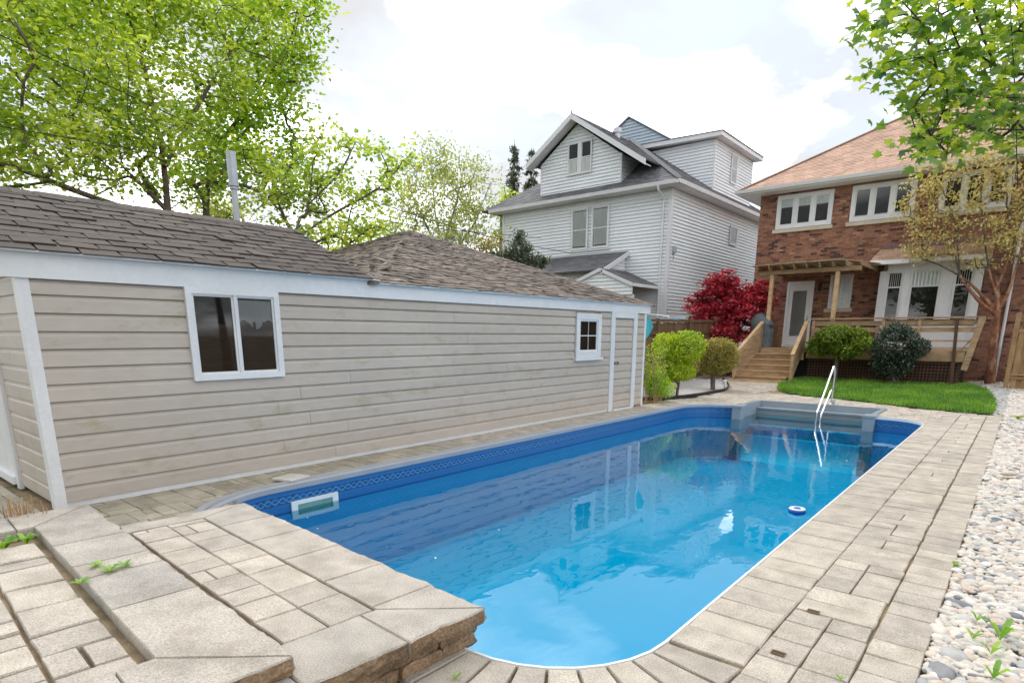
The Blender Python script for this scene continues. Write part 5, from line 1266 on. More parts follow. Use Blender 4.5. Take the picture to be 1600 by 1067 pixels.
    t = thing('clipped_conifer', base, 'small dark green conifer with knobbly shoots in front of the lean-to roof', 'tree')
    T = np.array(cl); N, par, rd = skeleton(base, [[base, (base[0], base[1], 2.2), A(812, 400, 20)]], T, .07, g); V, F = branches(N, par, rd); part('trunk', (V, F), 'bark', t, smooth=True)
    V, F = leafmesh(cloud(T, 130, .10, g, 1), .12, 'tri', 1.3, g); part('crown', (V, F), 'lf_spruce', t)
    # crimson japanese maple
    K = 23.25/21.6; base = (-8.65, 23.3, .15); g = np.random.default_rng(40)
    E3 = lambda x, y, z, a, b, c: ((x*K, y*K, EYE+(z-EYE)*K), (a*K*.95, min(b, .65), c*K))
    tree('japanese_maple', 'crimson japanese maple beside the deck steps', base, [[base, (-8.68, 23.3, 1.2), (-8.9, 23.3, 2.0)], [(-8.68, 23.3, 1.1), (-8.4, 23.35, 1.7), (-8.05, 23.3, 2.4)], [(-8.68, 23.3, 1.2), (-9.4, 23.2, 1.9), (-9.85, 23.2, 2.5)]],
         [E3(-8.4, 21.6, 2.65, 1.0, .9, .75), E3(-7.5, 21.7, 2.6, .75, .7, .65), E3(-9.2, 21.5, 2.6, .55, .6, .45), E3(-8.4, 21.5, 3.4, .6, .6, .4), E3(-8.2, 21.4, 1.7, .9, .7, .35), E3(-7.2, 21.7, 3.0, .45, .5, .4), E3(-9.0, 21.4, 1.95, .5, .5, .3)],
         360, 50, .14, .085, 'maple_low', 'lf_red', 'bark_dark', .075, seed=41, tilt=.6, flat=.35, shell=.3)
    # paperbark maple at the corner of the deck
    base = (-.72, 24.1, .15); g = np.random.default_rng(50); Y = 24.1
    B = lambda x, y: tuple((lambda v: Vector((0,0,EYE))+v*(Y/v.y))(FW+RT*((x-CXP)/FPX)+DN*((y-CYP)/FPX)))
    stems = [[base, B(1555, 520), B(1560, 470), B(1556, 430)], [B(1556, 490), B(1530, 470), B(1500, 430), B(1490, 380)], [B(1560, 465), B(1545, 420), B(1535, 340), B(1532, 270)], [B(1558, 450), B(1575, 400), B(1580, 320), B(1583, 260)],
             [B(1552, 480), B(1512, 440), B(1470, 415), B(1440, 405)], [B(1500,430), B(1492,350), B(1470,290)], [B(1562,480), B(1578,450), B(1592,400)]]
    def EB(x, y, r, rz=None): c = B(x, y); k = 23/FPX; return (c, (r*k, .8, (rz or r)*k))
    tree('paperbark_maple', 'paperbark maple with peeling red-brown trunk and sparse tan leaves by the deck corner', base, stems,
         [EB(1450,330,38,42), EB(1500,290,40,40), EB(1550,320,40,60), EB(1470,385,44,26), EB(1530,390,40,24), EB(1590,330,24,60), EB(1430,380,22,18), EB(1560,240,30,22), EB(1440,280,20,22)],
         300, 18, .13, .10, 'oval', 'lf_tan', 'bark_red', .075, bark2='bark', seed=51, tilt=1.1, exp=1.7, tip=.0035, shell=.15, foot=(.15, 4.2))
    # neighbour's maple reaching in from the right
    base = (3.3, 8.0, 0); g = np.random.default_rng(60)
    t = thing('overhanging_maple', base, 'maple on the right with leafy branches hanging into the top corner', 'tree')
    px = [(1345,50),(1370,60),(1395,35),(1420,70),(1360,130),(1345,122),(1385,128),(1410,115),(1440,125),(1380,20),(1405,190),(1390,180),(1420,200),(1450,180),(1480,100),(1440,40),(1465,60),(1500,30),(1530,60),(1560,20),(1590,50),(1610,20),(1490,140),(1520,110),(1550,130),(1580,100),(1610,120),(1430,230),(1410,240),(1450,255),(1470,225),(1490,200),(1520,180),(1550,170),(1580,190),(1610,170),(1500,230),(1530,215),(1560,225),(1590,240),(1620,230),(1425,255),(1450,265),(1545,245),(1500,165),(1470,150),(1435,155),(1640,80),(1650,150),(1640,200),(1480,20),(1530,10),(1400,0),(1600,80),(1575,60),(1515,80),(1650,20),(1560,-20),(1480,-20),(1640,-20),(1390,-20),(1455,90),(1540,90)]
    T = np.array([tuple(at(x+24+g.normal(0, 4), y*.93-12+g.normal(0, 4), g.uniform(4.6, 6.4))) for x, y in px])
    stems = [[base, (3.3, 7.9, 2.2), (3.0, 7.6, 3.6), (2.3, 7.2, 4.3)], [(3.0, 7.6, 3.6), tuple(at(1700, 130, 6)), tuple(at(1600, 155, 5.8)), tuple(at(1520, 150, 5.6))], [(2.3, 7.2, 4.3), tuple(at(1680, 20, 5.8)), tuple(at(1590, 30, 5.6))], [tuple(at(1600, 155, 5.8)), tuple(at(1530, 190, 5.4)), tuple(at(1450, 205, 5.2))]]
    N, par, rd = skeleton(base, stems, T, .026, g, tip=.0025, exp=1.9); rd = np.maximum(rd, .17*(1-np.linalg.norm(N-np.array(base), axis=1)/4.6)); V, F = branches(N, par, rd); part('trunk', (V, F), 'bark_dark', t, smooth=True)
    P = cloud(T, 38, .115, g, .7); n = len(P); R = rotmats(n, .75, g); sz = .088*(1+g.uniform(-.35, .3, n)); TT, FF = tmpl('maple')
    ms = []
    for k in range(5):
        q = TT.copy(); q[:, 2] += g.normal(0, .04, len(q))-.25*(q[:, 0]**2)*g.uniform(0, 2); mb = MB(); mb.add([tuple(a) for a in q], [tuple(int(z) for z in f) for f in FF]); ms.append(newmesh('leaf', mb, 'lf_over'))
    d = (P-np.array((0, 0, EYE)))@np.array(FW); cx_ = CXP+FPX*((P-np.array((0, 0, EYE)))@np.array(RT))/d; order = np.argsort(np.where(cx_ < 1600, d, 99)); crown = thing('crown', tuple(P.mean(0)), None, None)
    crown.parent = t; crown.location = Vector(WL[crown.name])-Vector(base)
    for i in order[:290]:
        M4 = Matrix([[*(R[i][a]*sz[i]), P[i][a]] for a in range(3)]+[[0, 0, 0, 1]]); inst('leaf', random.choice(ms), M4, crown)
    V, F = leafmesh(P[order[290:]], .088, 'maple', .75, g); o = part('foliage', (V, F), 'lf_over', crown, kind='stuff')
    for i, (x, y, h, r, lb) in enumerate(((-7, -17, 15, 5.0, 'large left-hand yard tree'), (3.5, -21, 17, 5.5, 'tallest middle yard tree'), (13, -16, 13, 4.5, 'smaller right-hand yard tree'))):
        b = (x, y, 0); tree('yard_tree', lb+' mirrored in the upstairs windows', b, [[b, (x, y, h*.3), (x+.3, y, h*.6)]], [((x, y, h*.62), (r, r*.9, h*.33))], 90, 55, .8, .42, 'maple_low', 'lf_maple_b', 'bark', .3, seed=90+i, shell=.2)
trees()

# ------------------------------------------------------------------ shrubs
def shrub(name, label, base, blobs, stems, n, size, kind, lm, core, seed, tilt=1.1, cat='shrub', thick=.12, bark='bark', r0=.04):
    g = np.random.default_rng(seed); t = thing(name, base, label, cat)
    T = ellip([(c, tuple(np.array(r)*.6)) for c, r in blobs], 40, g, .2); N, par, rd = skeleton(base, stems, T, r0, g, tip=.004); V, F = branches(N, par, rd); part('trunk', (V, F), bark, t, smooth=True)
    P = []; tot = sum((r[0]*r[1]*r[2])**(2/3) for c, r in blobs)
    for c, r in blobs:
        k = int(n*(r[0]*r[1]*r[2])**(2/3)/tot); d = g.normal(0, 1, (k, 3)); d /= np.linalg.norm(d, axis=1)[:, None]
        lump = 1+.16*np.sin(d[:, 0]*8+seed)*np.sin(d[:, 1]*7+1)*np.sin(d[:, 2]*8+2)+.10*np.sin(d[:, 0]*19+1)*np.sin(d[:, 1]*17)*np.sin(d[:, 2]*18+seed); q = (1-np.abs(g.normal(0, thick, k)))*lump; P.append(np.array(c)+d*q[:, None]*np.array(r))
    P = np.concatenate(P); P = P[P[:, 2] > base[2]+.03]
    V, F = leafmesh(P, size, kind, tilt, g); part('crown', (V, F), lm, t); return t
def shrubs():
    g0 = gz(16)
    shrub('cloud_pruned_shrub', 'bright lime-green clipped shrub in rounded tiers beside the garage corner', (-7.15, 15.6, g0), [((-7.45,15.5,1.32),(.42,.45,.36)), ((-6.95,15.6,1.3),(.48,.5,.44)), ((-7.3,15.7,.9),(.42,.4,.3)), ((-6.98,15.5,.66),(.36,.35,.24)), ((-7.5,15.4,.55),(.36,.35,.3))],
          [[(-7.15,15.6,g0), (-7.1,15.6,.5), (-7.0,15.6,1.1)], [(-7.12,15.6,.3), (-7.4,15.55,.7), (-7.45,15.5,1.2)], [(-7.15, 15.6, .2), (-7.4, 15.45, .4)]], 10500, .06, 'oval', 'lf_lime', None, 1, thick=.17)
    b = (-7.1, 18.0, gz(18)); shrub('clipped_ball_shrub', 'bronze-tipped round clipped shrub on a short trunk between the lime shrub and the steps', b, [((-7.05,18,.98),(.66,.62,.50)), ((-7.05,18,1.2),(.55,.52,.36)), ((-7.1,18.0,.72),(.55,.5,.25))], [[b, (-7.12, 18, .3), (-7.1, 18, .9)]], 11500, .05, 'oval', 'lf_olive', None, 2, thick=.17, r0=.075)
    b = (-7.0, 13.75, 0); g = np.random.default_rng(3)
    t = thing('stemmy_bush', b, 'thin bush with upright brown stems against the garage corner', 'shrub'); m = MB(); tips = []
    for k in range(46):
        x, y = -7.05+g.uniform(-.28, .34), 13.75+g.uniform(-.25, .5); h = g.uniform(.7, 1.5); tp = (x+g.normal(0, .08), y+g.normal(0, .08), h); m.tube([(x, y, 0), ((x+tp[0])/2+g.normal(0, .02), (y+tp[1])/2, h/2), tp], [.007, .005, .002], 4); tips += [tp, ((x+tp[0])/2, (y+tp[1])/2, h*.6)]
    part('stem', m, 'twig', t, kind='stuff'); C = np.concatenate([cloud(np.array(tips), 12, .07, g, 1.2), ellip([((-6.85,13.8,.42),(.3,.35,.34)), ((-6.72,14.1,.3),(.2,.25,.22))], 2600, g, .5)]); C = C[C[:, 2] > .03]
    V, F = leafmesh(C, .045, 'oval', 1.2, g); part('crown', (V, F), 'lf_maple_b', t)
    # junipers and yews on bare stems in front of the deck
    b = (-4.65, 22.0, gz(22)); bl = [((-5.25+.22*i+g.normal(0, .04), 22+g.normal(0, .12), 1.18+.22*math.sin(i*1.1)+g.uniform(0, .3)), (.34, .36, .24)) for i in range(7)]+[((-4.75, 22, 1.62), (.62, .45, .34)), ((-4.15, 21.95, 1.66), (.34, .34, .2)), ((-5.2, 22, 1.2), (.42, .36, .26)), ((-4.6, 22, 1.25), (.5, .4, .26))]
    shrub('juniper_shrub', 'light green feathery juniper mound on a bare stem in front of the deck railing', b, bl, [[b, (-4.66, 22, .7), (-4.7, 22, 1.3)]], 17000, .085, 'tri', 'lf_juniper', None, 5, tilt=.8, thick=.24, r0=.06)
    b = (-2.95, 22.0, gz(22)); shrub('yew_shrub', 'dark blue-green rounded yew in front of the deck railing', b, [((-3.05,22,1.28),(.72,.62,.58)), ((-3.1,22,1.72),(.42,.4,.28)), ((-3.1,22,.78),(.6,.5,.42)), ((-2.5,22,1.25),(.34,.4,.3))], [[b, (-3.1, 22, .6), (-3.1, 22, 1.3)], [(-2.8, 21.9, .15), (-3.0, 22, .5)]], 12500, .055, 'oval', 'lf_yew', None, 6, thick=.16, r0=.05)
shrubs()

# ------------------------------------------------------------------ lawn, gravel, pebbles
def lawn():
    g = np.random.default_rng(70); xs = [p[0] for p in LAWN]; ys = [p[1] for p in LAWN]
    m = MB(); n = len(LAWN); c = (-3.2, 20.5)
    vs = [(x, y, gz(y)+.012) for x, y in LAWN]
    # fan of narrow rows following the slope
    rows = np.linspace(16.2, 24.2, 33)
    for a, b in zip(rows[:-1], rows[1:]):
        xa = clip([(x, y) for x, y in LAWN], (a+b)/2)
        if xa: m.add([(xa[0], a, gz(a)+.012), (xa[1], a, gz(a)+.012), (xa[1], b, gz(b)+.012), (xa[0], b, gz(b)+.012)], [(0,1,2,3)])
    structure('lawn_soil', m, MT['lawnsoil'])
    P = np.stack([g.uniform(min(xs)-.1, max(xs)+.1, 100000), g.uniform(min(ys)-.1, max(ys)+.1, 100000)], 1)
    ins = np.zeros(len(P), bool); j = n-1
    for i in range(n):
        xi, yi = LAWN[i]; xj, yj = LAWN[j]; cnd = ((yi > P[:, 1]) != (yj > P[:, 1])) & (P[:, 0] < (xj-xi)*(P[:, 1]-yi)/(yj-yi+1e-12)+xi); ins ^= cnd; j = i
    P = P[ins]; h = .055+.03*np.sin(P[:, 0]*7+3*np.sin(P[:, 1]*3))*np.sin(P[:, 1]*6.5+2*np.sin(P[:, 0]*4))+np.abs(g.normal(0, .035, len(P))); k = len(P); a = g.uniform(0, 6.28, k); zz = np.array([gz(y) for y in P[:, 1]])+.01
    w = .009; V = np.stack([np.stack([P[:, 0]-w*np.cos(a), P[:, 1]-w*np.sin(a), zz], 1), np.stack([P[:, 0]+w*np.cos(a), P[:, 1]+w*np.sin(a), zz], 1), np.stack([P[:, 0]+g.normal(0, .04, k), P[:, 1]+g.normal(0, .04, k), zz+h], 1)], 1).reshape(-1, 3)
    o = part('lawn_grass', (V, np.arange(3*k).reshape(-1, 3)), 'grass'); tag(o, 'bright green lawn patch between the pool paving and the deck', 'grass', kind='stuff')
MT['lawnsoil'] = mat('lawn_thatch', (.07, .13, .025), rnd=0, noise=6, namt=.3)
lawn()
def ico(sub):
    import bmesh
    bm = bmesh.new(); bmesh.ops.create_icosphere(bm, subdivisions=sub, radius=1); V = np.array([v.co[:] for v in bm.verts]); F = np.array([[v.index for v in f.verts] for f in bm.faces]); bm.free(); return V, F
def stones(name, P, size, sub, material, g, flat=.55, jit=.10):
    """P: (n,3) centres; each stone a squashed, turned, lumpy ellipsoid"""
    V0, F0 = ico(sub); n = len(P); a = g.uniform(0, 2*np.pi, n); s = size*np.exp(g.normal(0, .33, n)); sx, sy, sz_ = s*g.uniform(.9, 1.45, n), s*g.uniform(.65, 1.0, n), s*g.uniform(flat*.75, flat*1.2, n)
    L = 1+jit*np.sin(V0[None]*3+g.uniform(0, 6.28, (n, 1, 3))).sum(2)/1.5
    W = V0[None]*L[..., None]*np.stack([sx, sy, sz_], 1)[:, None]; tl = g.normal(0, .22, n)
    y2 = W[..., 1]*np.cos(tl)[:, None]-W[..., 2]*np.sin(tl)[:, None]; z2 = W[..., 1]*np.sin(tl)[:, None]+W[..., 2]*np.cos(tl)[:, None]
    X = W[..., 0]*np.cos(a)[:, None]-y2*np.sin(a)[:, None]; Y = W[..., 0]*np.sin(a)[:, None]+y2*np.cos(a)[:, None]
    V = np.stack([X, Y, z2], 2)+P[:, None]; F = (F0[None]+(np.arange(n)*len(V0))[:, None, None]).reshape(-1, 3)
    return V.reshape(-1, 3), F
def pebbles():
    g = np.random.default_rng(80); bed = MB()
    def sheet(x0, x1, y0, y1, dz):
        ys = np.linspace(y0, y1, 24)
        for a, b in zip(ys[:-1], ys[1:]): bed.add([(x0,a,gz(a)+dz),(x1,a,gz(a)+dz),(x1,b,gz(b)+dz),(x0,b,gz(b)+dz)], [(0,1,2,3)])
    sheet(-.165, 2.2, 1.5, 25.5, -.03); structure('pebble_bed', bed, MT['pebbase'])
    def field(x0, x1, y0, y1, dens, size, layers, sub, zz=0, filt=None):
        out = []
        for L in range(layers):
            n = int((x1-x0)*(y1-y0)*dens); x = g.uniform(x0, x1, n); y = g.uniform(y0, y1, n)
            if filt: k = np.array([filt(a, b) for a, b in zip(x, y)]); x, y = x[k], y[k]
            out.append(np.stack([x, y, np.array([gz(b) for b in y])-.018+L*size*.42+g.normal(0, size*.12, len(x))+zz], 1))
        return stones('', np.concatenate(out), size, sub, None, g)
    V1, F1 = field(-.15, .95, 2.6, 6.4, 900, .0225, 2, 2); V2, F2 = field(-.15, .9, 6.4, 12, 700, .0245, 2, 2); V3, F3 = field(-.15, .85, 12, 22.4, 420, .032, 2, 1); V4, F4 = field(-1.3, .9, 22.4, 25.3, 380, .03, 2, 1)
    V = np.concatenate([V1, V2, V3, V4]); o = 0; Fs = []
    for v, f in ((V1, F1), (V2, F2), (V3, F3), (V4, F4)): Fs.append(f+o); o += len(v)
    ob = part('river_pebbles', (V, np.concatenate(Fs)), 'pebble', smooth=True); tag(ob, 'strip of pale rounded river pebbles along the right edge of the paving', 'pebbles', kind='stuff')
    blob = BED+[(-9.0, 21.1), (-9.0, 14), (-7.35, 13.2)]
    V1, F1 = field(-9, -6.6, 13.2, 21.1, 950, .026, 1, 1, filt=lambda a, b: inpoly(a, b, blob)); V2, F2 = field(-5.6, -1.2, 23.7, 24.6, 300, .035, 1, 1, zz=.0)
    V2, F2 = field(-5.7, -.9, 22.0, 22.55, 420, .04, 1, 1); V3, F3 = field(-2.2, -.15, 16.25, 22.5, 420, .032, 1, 1, filt=lambda a, b: not inpoly(a, b, LAWN) and (a > -.34-.0*b or b > 19) and a > -.2-(b-16)*.5)
    V = np.concatenate([V1, V2, V3]); ob = part('white_gravel', (V, np.concatenate([F1, F2+len(V1), F3+len(V1)+len(V2)])), 'gravel', smooth=True); tag(ob, 'pale gravel under the clipped shrubs and along the deck', 'gravel', kind='stuff')
    m = MB(); m.add([(x, y, gz(y)-.012) for x, y in blob[::-1]], [tuple(range(len(blob)))]); structure('gravel_bed', m, 'gravel')
    E = thing('bed_edging', (-7, 17, 0), 'black plastic edging curving round the shrub bed', 'garden edging'); pts = bez([(x, y, gz(y)) for x, y in BED], 5)
    m = MB()
    for a, b in zip(pts[:-1], pts[1:]): m.beam(a+Vector((0,0,.03)), b+Vector((0,0,.03)), .02, .10)
    part('edging_strip', m, 'black', E, kind='stuff')
MT['pebbase'] = mat('grit_between_stones', (.17, .15, .125), rnd=0, noise=30, namt=.4)
pebbles()

# ------------------------------------------------------------------ small things
def props():
    r = random.Random(30)
    # stainless grab rail
    T = thing('pool_handrail', (-3.35, 16, 0), 'stainless steel handrail bending down into the pool over the steps', 'handrail')
    x = -3.42
    def rail(pts, rr, name='rail'): m = MB(); m.tube(bez(pts, 6), rr, 10); return part(name, m, 'steel', T, smooth=True)
    rail([(x, 16.12, 0), (x, 16.12, .45), (x, 16.10, .78), (x, 15.98, .90), (x, 15.85, .82), (x, 15.3, .30), (x, 14.92, -.03), (x, 14.86, -.15), (x, 14.86, -.72)], .022)
    rail([(x+.02, 16.12, .40), (x+.02, 15.9, .36), (x+.02, 15.75, .26), (x+.02, 15.3, -.08), (x+.02, 15.16, -.2), (x+.02, 15.14, -.5)], .019)
    for xx in (x-.05, x+.05): m = MB(); m.box(xx-.03, xx+.03, 16.07, 16.17, 0, .10) if xx > x else m.lathe((x, 16.12, 0), [(.06, 0), (.06, .012), (.03, .03)], 12); part('anchor', m, 'steel', T)
    # floating dispenser
    c = (-1.69, 6.98, WZ-.0); k = thing('chlorine_floater', c, 'blue and white ring-shaped chlorine float on the water', 'pool float')
    m = MB(); m.lathe(c, [(.03, -.02), (.088, -.01), (.095, .012), (.085, .03), (.05, .034)], 24); part('float_ring', m, 'plastic_blue', k, smooth=True)
    m = MB(); m.lathe(c, [(.045, .03), (.086, .031), (.088, .038), (.080, .045), (.05, .046), (.045, .04)], 24); part('ring_top', m, 'plastic', k, smooth=True)
    m = MB(); m.lathe(c, [(.04, -.03), (.044, .035), (.035, .048), (.01, .05)], 16); part('tablet_basket', m, 'plastic_blue', k, smooth=True)
    # loose slab on the paving
    m, _ = slabmesh([(-6.30, 3.34), (-6.04, 3.42), (-6.10, 3.70), (-6.36, 3.61)], .018, .045, (), 5); o = part('loose_slab', m, 'loose'); tag(o, 'pale loose stone slab lying on the paving beside the pool', 'slab')
    # pale rock in the pebbles
    V, F = stones('', np.array([(.06, 8.95, .06)]), .16, 3, None, np.random.default_rng(3), flat=.5, jit=.12); o = part('garden_rock', (V, F), 'limestone', smooth=True); tag(o, 'large pale rock lying among the river pebbles', 'rock')
    # anchor sockets in the paving
    for i, (px, py, lb) in enumerate(((1216, 1020, 'nearer small square socket sunk in the paving near the pool corner'), (1271, 955, 'farther small square socket sunk in the paving'))):
        v = FW+RT*((px-CXP)/FPX)+DN*((py-CYP)/FPX); p = Vector((0,0,EYE))+v*(-EYE/v.z); m = MB(); a, b = .035, .022
        for q in ((-a, a, -b, -b+.004), (-a, a, b-.004, b), (-a, -a+.004, -b+.004, b-.004), (a-.004, a, -b+.004, b-.004)): m.box(p.x+q[0], p.x+q[1], p.y+q[2], p.y+q[3], -.001, .0035)
        t = thing('paving_socket', (p.x, p.y, 0), lb, 'socket'); part('rim', m, 'rust', t); m = MB(); m.box(p.x-a+.004, p.x+a-.004, p.y-b+.004, p.y+b-.004, -.001, .0025); part('grate', m, MT['rustdark'], t)
    # pole and skimming net hung by the garage corner
    t = thing('pool_net', (-6.6, 13.2, 1.9), 'white pole with leaf skimmer net hooked at the garage corner', 'pool net')
    m = MB(); m.tube([(-7.0, 13.25, 2.10), (-6.4, 13.3, 2.03)], .014, 8); part('pole', m, 'plastic', t)
    m = MB(); vs = []; n = 16
    for ring in range(3):
        for i in range(n): a = 2*math.pi*i/n; s = (1, .7, 0.01)[ring]; vs.append((-6.22+.19*s*math.cos(a), 13.3+.14*s*math.sin(a), 2.0-(0, .035, .05)[ring]))
    m.add(vs, [(k*n+i, k*n+(i+1) % n, (k+1)*n+(i+1) % n, (k+1)*n+i) for k in range(2) for i in range(n)]); part('net_bag', m, 'netwhite', t)
    m = MB(); m.tube([(-6.22+.19*math.cos(a), 13.3+.14*math.sin(a), 2.0) for a in np.linspace(0, 2*math.pi, 20)], .009, 6); part('hoop', m, 'plastic', t)
    t = thing('teal_net', (-6.86, 13.1, 1.5), 'teal mesh hand net hanging beside the garage corner post', 'net')
    m = MB(); pts = [Vector((-6.90, 13.05, 2.05)), Vector((-6.80, 13.12, 1.98)), Vector((-6.74, 13.16, 1.80)), Vector((-6.84, 13.12, 1.58)), Vector((-6.90, 13.06, 1.52))]
    m.tube(pts, .007, 6); part('hoop', m, 'teal', t); m = MB(); m.extr([p for p in pts], (.02, .012, 0)); part('net_bag', m, 'teal', t)
    # covered barbecue
    t = thing('covered_barbecue', (-7.45, 22.95, DZ), 'barbecue under a draped slate-grey cover on the deck beside the steps', 'barbecue'); g = np.random.default_rng(8)
    n = 40; rows = [(0, .33, .22), (.06, .31, .21), (.35, .30, .20), (.62, .31, .22), (.78, .36, .25), (.9, .38, .26), (1.02, .36, .22), (1.14, .26, .14), (1.2, .12, .06)]
    vs = []
    for j, (z, a, b) in enumerate(rows):
        for i in range(n):
            th = 2*math.pi*i/n; c_, s_ = math.cos(th), math.sin(th); e = .55; fold = 1+.10*math.sin(th*7+j*.3)*(1-z/1.3)+.02*g.normal()
            tilt = -.10*z if z > .7 else 0
            vs.append((-7.36+a*abs(c_)**e*(1 if c_ > 0 else -1)*fold+tilt*.6, 22.95+b*abs(s_)**e*(1 if s_ > 0 else -1)*fold, DZ+z*1.0-(.18*max(0, c_) if z > .8 else 0)))
    m = MB(); m.add(vs, [(j*n+i, j*n+(i+1) % n, (j+1)*n+(i+1) % n, (j+1)*n+i) for j in range(len(rows)-1) for i in range(n)]+[tuple((len(rows)-1)*n+i for i in range(n))]); part('cover', m, 'fabric', t, smooth=True)
    m = MB(); m.box(-7.7, -7.64, 22.85, 23.05, DZ, DZ+.05); m.box(-7.3, -7.24, 22.85, 23.05, DZ, DZ+.05); part('foot', m, 'black', t)
    t = thing('brown_box', (-7.05, 23.6, DZ), 'brown box standing on the deck behind the covered barbecue', 'box'); m = MB(); m.box(-7.17, -6.93, 23.45, 23.75, DZ, DZ+.40); part('carton', m, 'card', t); m = MB(); m.box(-7.18, -6.92, 23.44, 23.76, DZ+.401, DZ+.42); part('lid', m, 'card', t)
    # little blue sign at the foot of the door
    # dry cut stems by the platform
    t = thing('dry_stems', (-5.6, 1.45, 0), 'clump of dry cut straw-coloured stems beside the garage corner post', 'plant'); m = MB()
    c0 = Vector((-5.62, .98, 0))
    for k in range(34):
        a = r.uniform(0, 6.28); rr_ = r.uniform(0, .13); b = c0+Vector((rr_*math.cos(a)*1.2, rr_*math.sin(a), 0)); h = r.uniform(.28, .46); m.tube([b, b+Vector((r.gauss(0, .04), r.gauss(0, .04), h))], [.006, .004], 5)
    part('stem', m, 'twig', t, kind='stuff')
    # weeds
    def weed(label, c, n, L, mt='weed', up=.9, name='weed', kind='oval'):
        c = Vector(c); t = thing(name, c, label, 'weed'); g = np.random.default_rng(int(abs(c.x*1000+c.y*100)))
        m = MB()
        for k in range(n):
            a = 2.4*k+g.uniform(0, .5); l = L*g.uniform(.7, 1.15); w = l*.17; d = Vector((math.cos(a), math.sin(a), 0)); s = Vector((-d.y, d.x, 0)); u = Vector((0, 0, 1))
            p0, p1, p2, p3 = c, c+d*l*.3+u*l*.42*up, c+d*l*.68+u*l*.7*up, c+d*l+u*l*.72*up
            b = len(m.v); m.add([p0, p1-s*w, p1, p1+s*w, p2-s*w*.9, p2-u*w*.2, p2+s*w*.9, p3], [(0,1,2),(0,2,3),(1,4,5,2),(2,5,6,3),(4,7,5),(5,7,6)])
        part('leaf', m, mt, t, kind='stuff'); return t
    def gp(px, py, z=0.0): v = FW+RT*((px-CXP)/FPX)+DN*((py-CYP)/FPX); return tuple(Vector((0,0,EYE))+v*((z-EYE)/v.z))
    weed('largest two-bladed green weed among the near pebbles', gp(1562, 1000, .01), 5, .10, 'weed', 1.5)
    weed('small green sprout left of the largest pebble weed', gp(1520, 998, .01), 4, .055, 'weed', 1.2)
    weed('tiny green sprout above the largest pebble weed', gp(1527, 970, .01), 4, .045, 'weed', 1.3)
    weed('green sprout between pebbles in the lower right corner', gp(1548, 1022, .01), 5, .06, 'weed', 1.3)
    weed('green sprout at the bottom edge of the pebbles', gp(1552, 1060, .01), 6, .07, 'weed', 1.4)
    weed('small weed at the paving edge halfway along the pebbles', gp(1493, 884, .0), 7, .05, 'weed', .8)
    weed('pale low weed in the far pebbles beside the lawn', gp(1590, 655, .02), 12, .14, 'lf_juniper', .7)
    weed('low weed in the upper pebbles near the lawn corner', gp(1560, 648, .02), 8, .08, 'lf_juniper', .7)
    weed('tiny weed in the paving at the lower edge left of the socket', gp(1313, 1062, 0), 5, .03, 'weed', 1.)
    for i, (px, py, lb) in enumerate(((196, 884, 'lime weed at the right end of the joint in the upper step'), (172, 892, 'lime weed in the middle of the joint in the upper step'), (150, 884, 'lime weed at the left end of the joint in the upper step'), (126, 912, 'lime weed spilling over the inner edge of the upper step'))):
        weed(lb, gp(px, py, ZC+.002), 9, .06, 'weed', .55)
    weed('leafy green weed in the planting pocket at the left edge', gp(8, 858, .24), 9, .11, 'weed', .9)
    weed('leafy green weed in the corner of the planting pocket', gp(42, 850, .24), 8, .10, 'weed', 1.0)
    weed('little weed at the foot of the raised patio wall', gp(712, 1062, 0), 5, .035, 'weed', 1.3)
    # bits of blossom floating on the pool
    g = np.random.default_rng(99); P = []
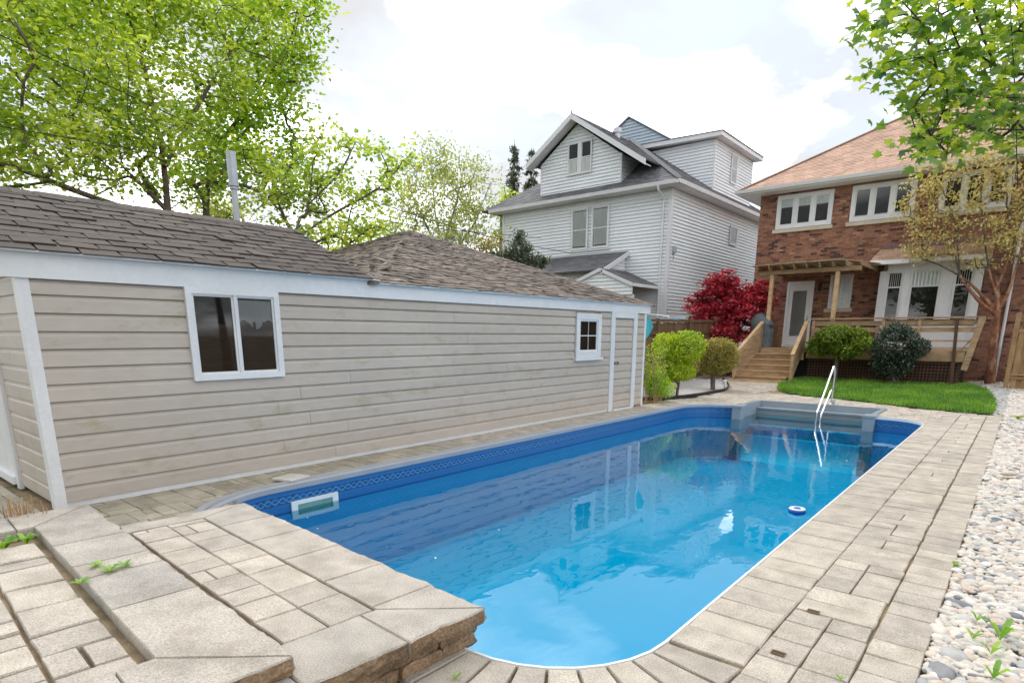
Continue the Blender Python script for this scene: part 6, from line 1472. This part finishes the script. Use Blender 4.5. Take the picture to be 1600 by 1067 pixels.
    for px, py in [(495,825),(630,822),(655,835),(672,788),(735,832),(780,828),(604,854),(680,870),(480,808),(1190,715),(1330,717),(1310,714),(1322,719),(1225,778),(1118,780),(1090,868),(1180,820),(1205,826),(1228,843),(1215,832),(950,773),(1145,660),(890,690),(1060,700),(1300,760),(1195,858),(1090,812)]:
        v = FW+RT*((px-CXP)/FPX)+DN*((py-CYP)/FPX); p = Vector((0,0,EYE))+v*((WZ+.003-EYE)/v.z)
        if PX0+.1 < p.x < PX1-.1 and 2.4 < p.y < 14: P.append((p.x, p.y, p.z)); 
    P = np.array(P); R = rotmats(len(P), .08, g); V, F = leafmesh(P, .022, 'oval', .1, g, R=R, var=.5); o = part('floating_petals', (V, F), 'plastic'); tag(o, 'scattered pale petals floating on the pool', 'petals', kind='stuff')
    # small white stake lamp in the gravel
    t = thing('path_lamp', (-7.0, 18.6, gz(18.6)), 'small clear path lamp in the gravel beside the round shrub', 'lamp'); m = MB(); c = (-6.98, 18.6, gz(18.6)); m.tube([(c[0], c[1], c[2]), (c[0], c[1], c[2]+.12)], .015, 6); part('stake', m, 'steel', t)
    m = MB(); m.lathe((c[0], c[1], c[2]+.12), [(.05, 0), (.06, .12), (.075, .125), (.02, .15)], 12); part('lamp_head', m, 'plastic', t)
    # cables
    def cable(label, pts, rr, n=10):
        m = MB(); m.tube(bez(pts, n), rr, 5); o = part('service_cable', m, 'black'); tag(o, label, 'cable', 'overhead cables')
    cable('dark cable hanging down through the overhanging maple', [tuple(at(1570, -200, 5.0)), tuple(at(1578, 0, 5.05)), tuple(at(1586, 150, 5.2)), tuple(at(1590, 292, 5.4))], .0045)
    a, b = Vector(at(0, 55, 12)), Vector((-16.9, 24.44, 5.3)); mid = (a+b)/2-Vector((0, 0, .7)); cable('thin service cable running from the left to the clapboard house wall', [tuple(a), tuple(a.lerp(b, .25)-Vector((0,0,.5))), tuple(mid), tuple(a.lerp(b, .75)-Vector((0,0,.5))), tuple(b)], .012)
    cable('straight thin cable crossing the sparse tree above the hipped roof', [tuple(at(-40, 190, 11)), tuple(at(380, 268, 13)), tuple(at(604, 345, 15)), tuple(at(845, 372, 22))], .009)
MT['rustdark'] = mat('dark_grate', (.06, .045, .02), rnd=0)
props()
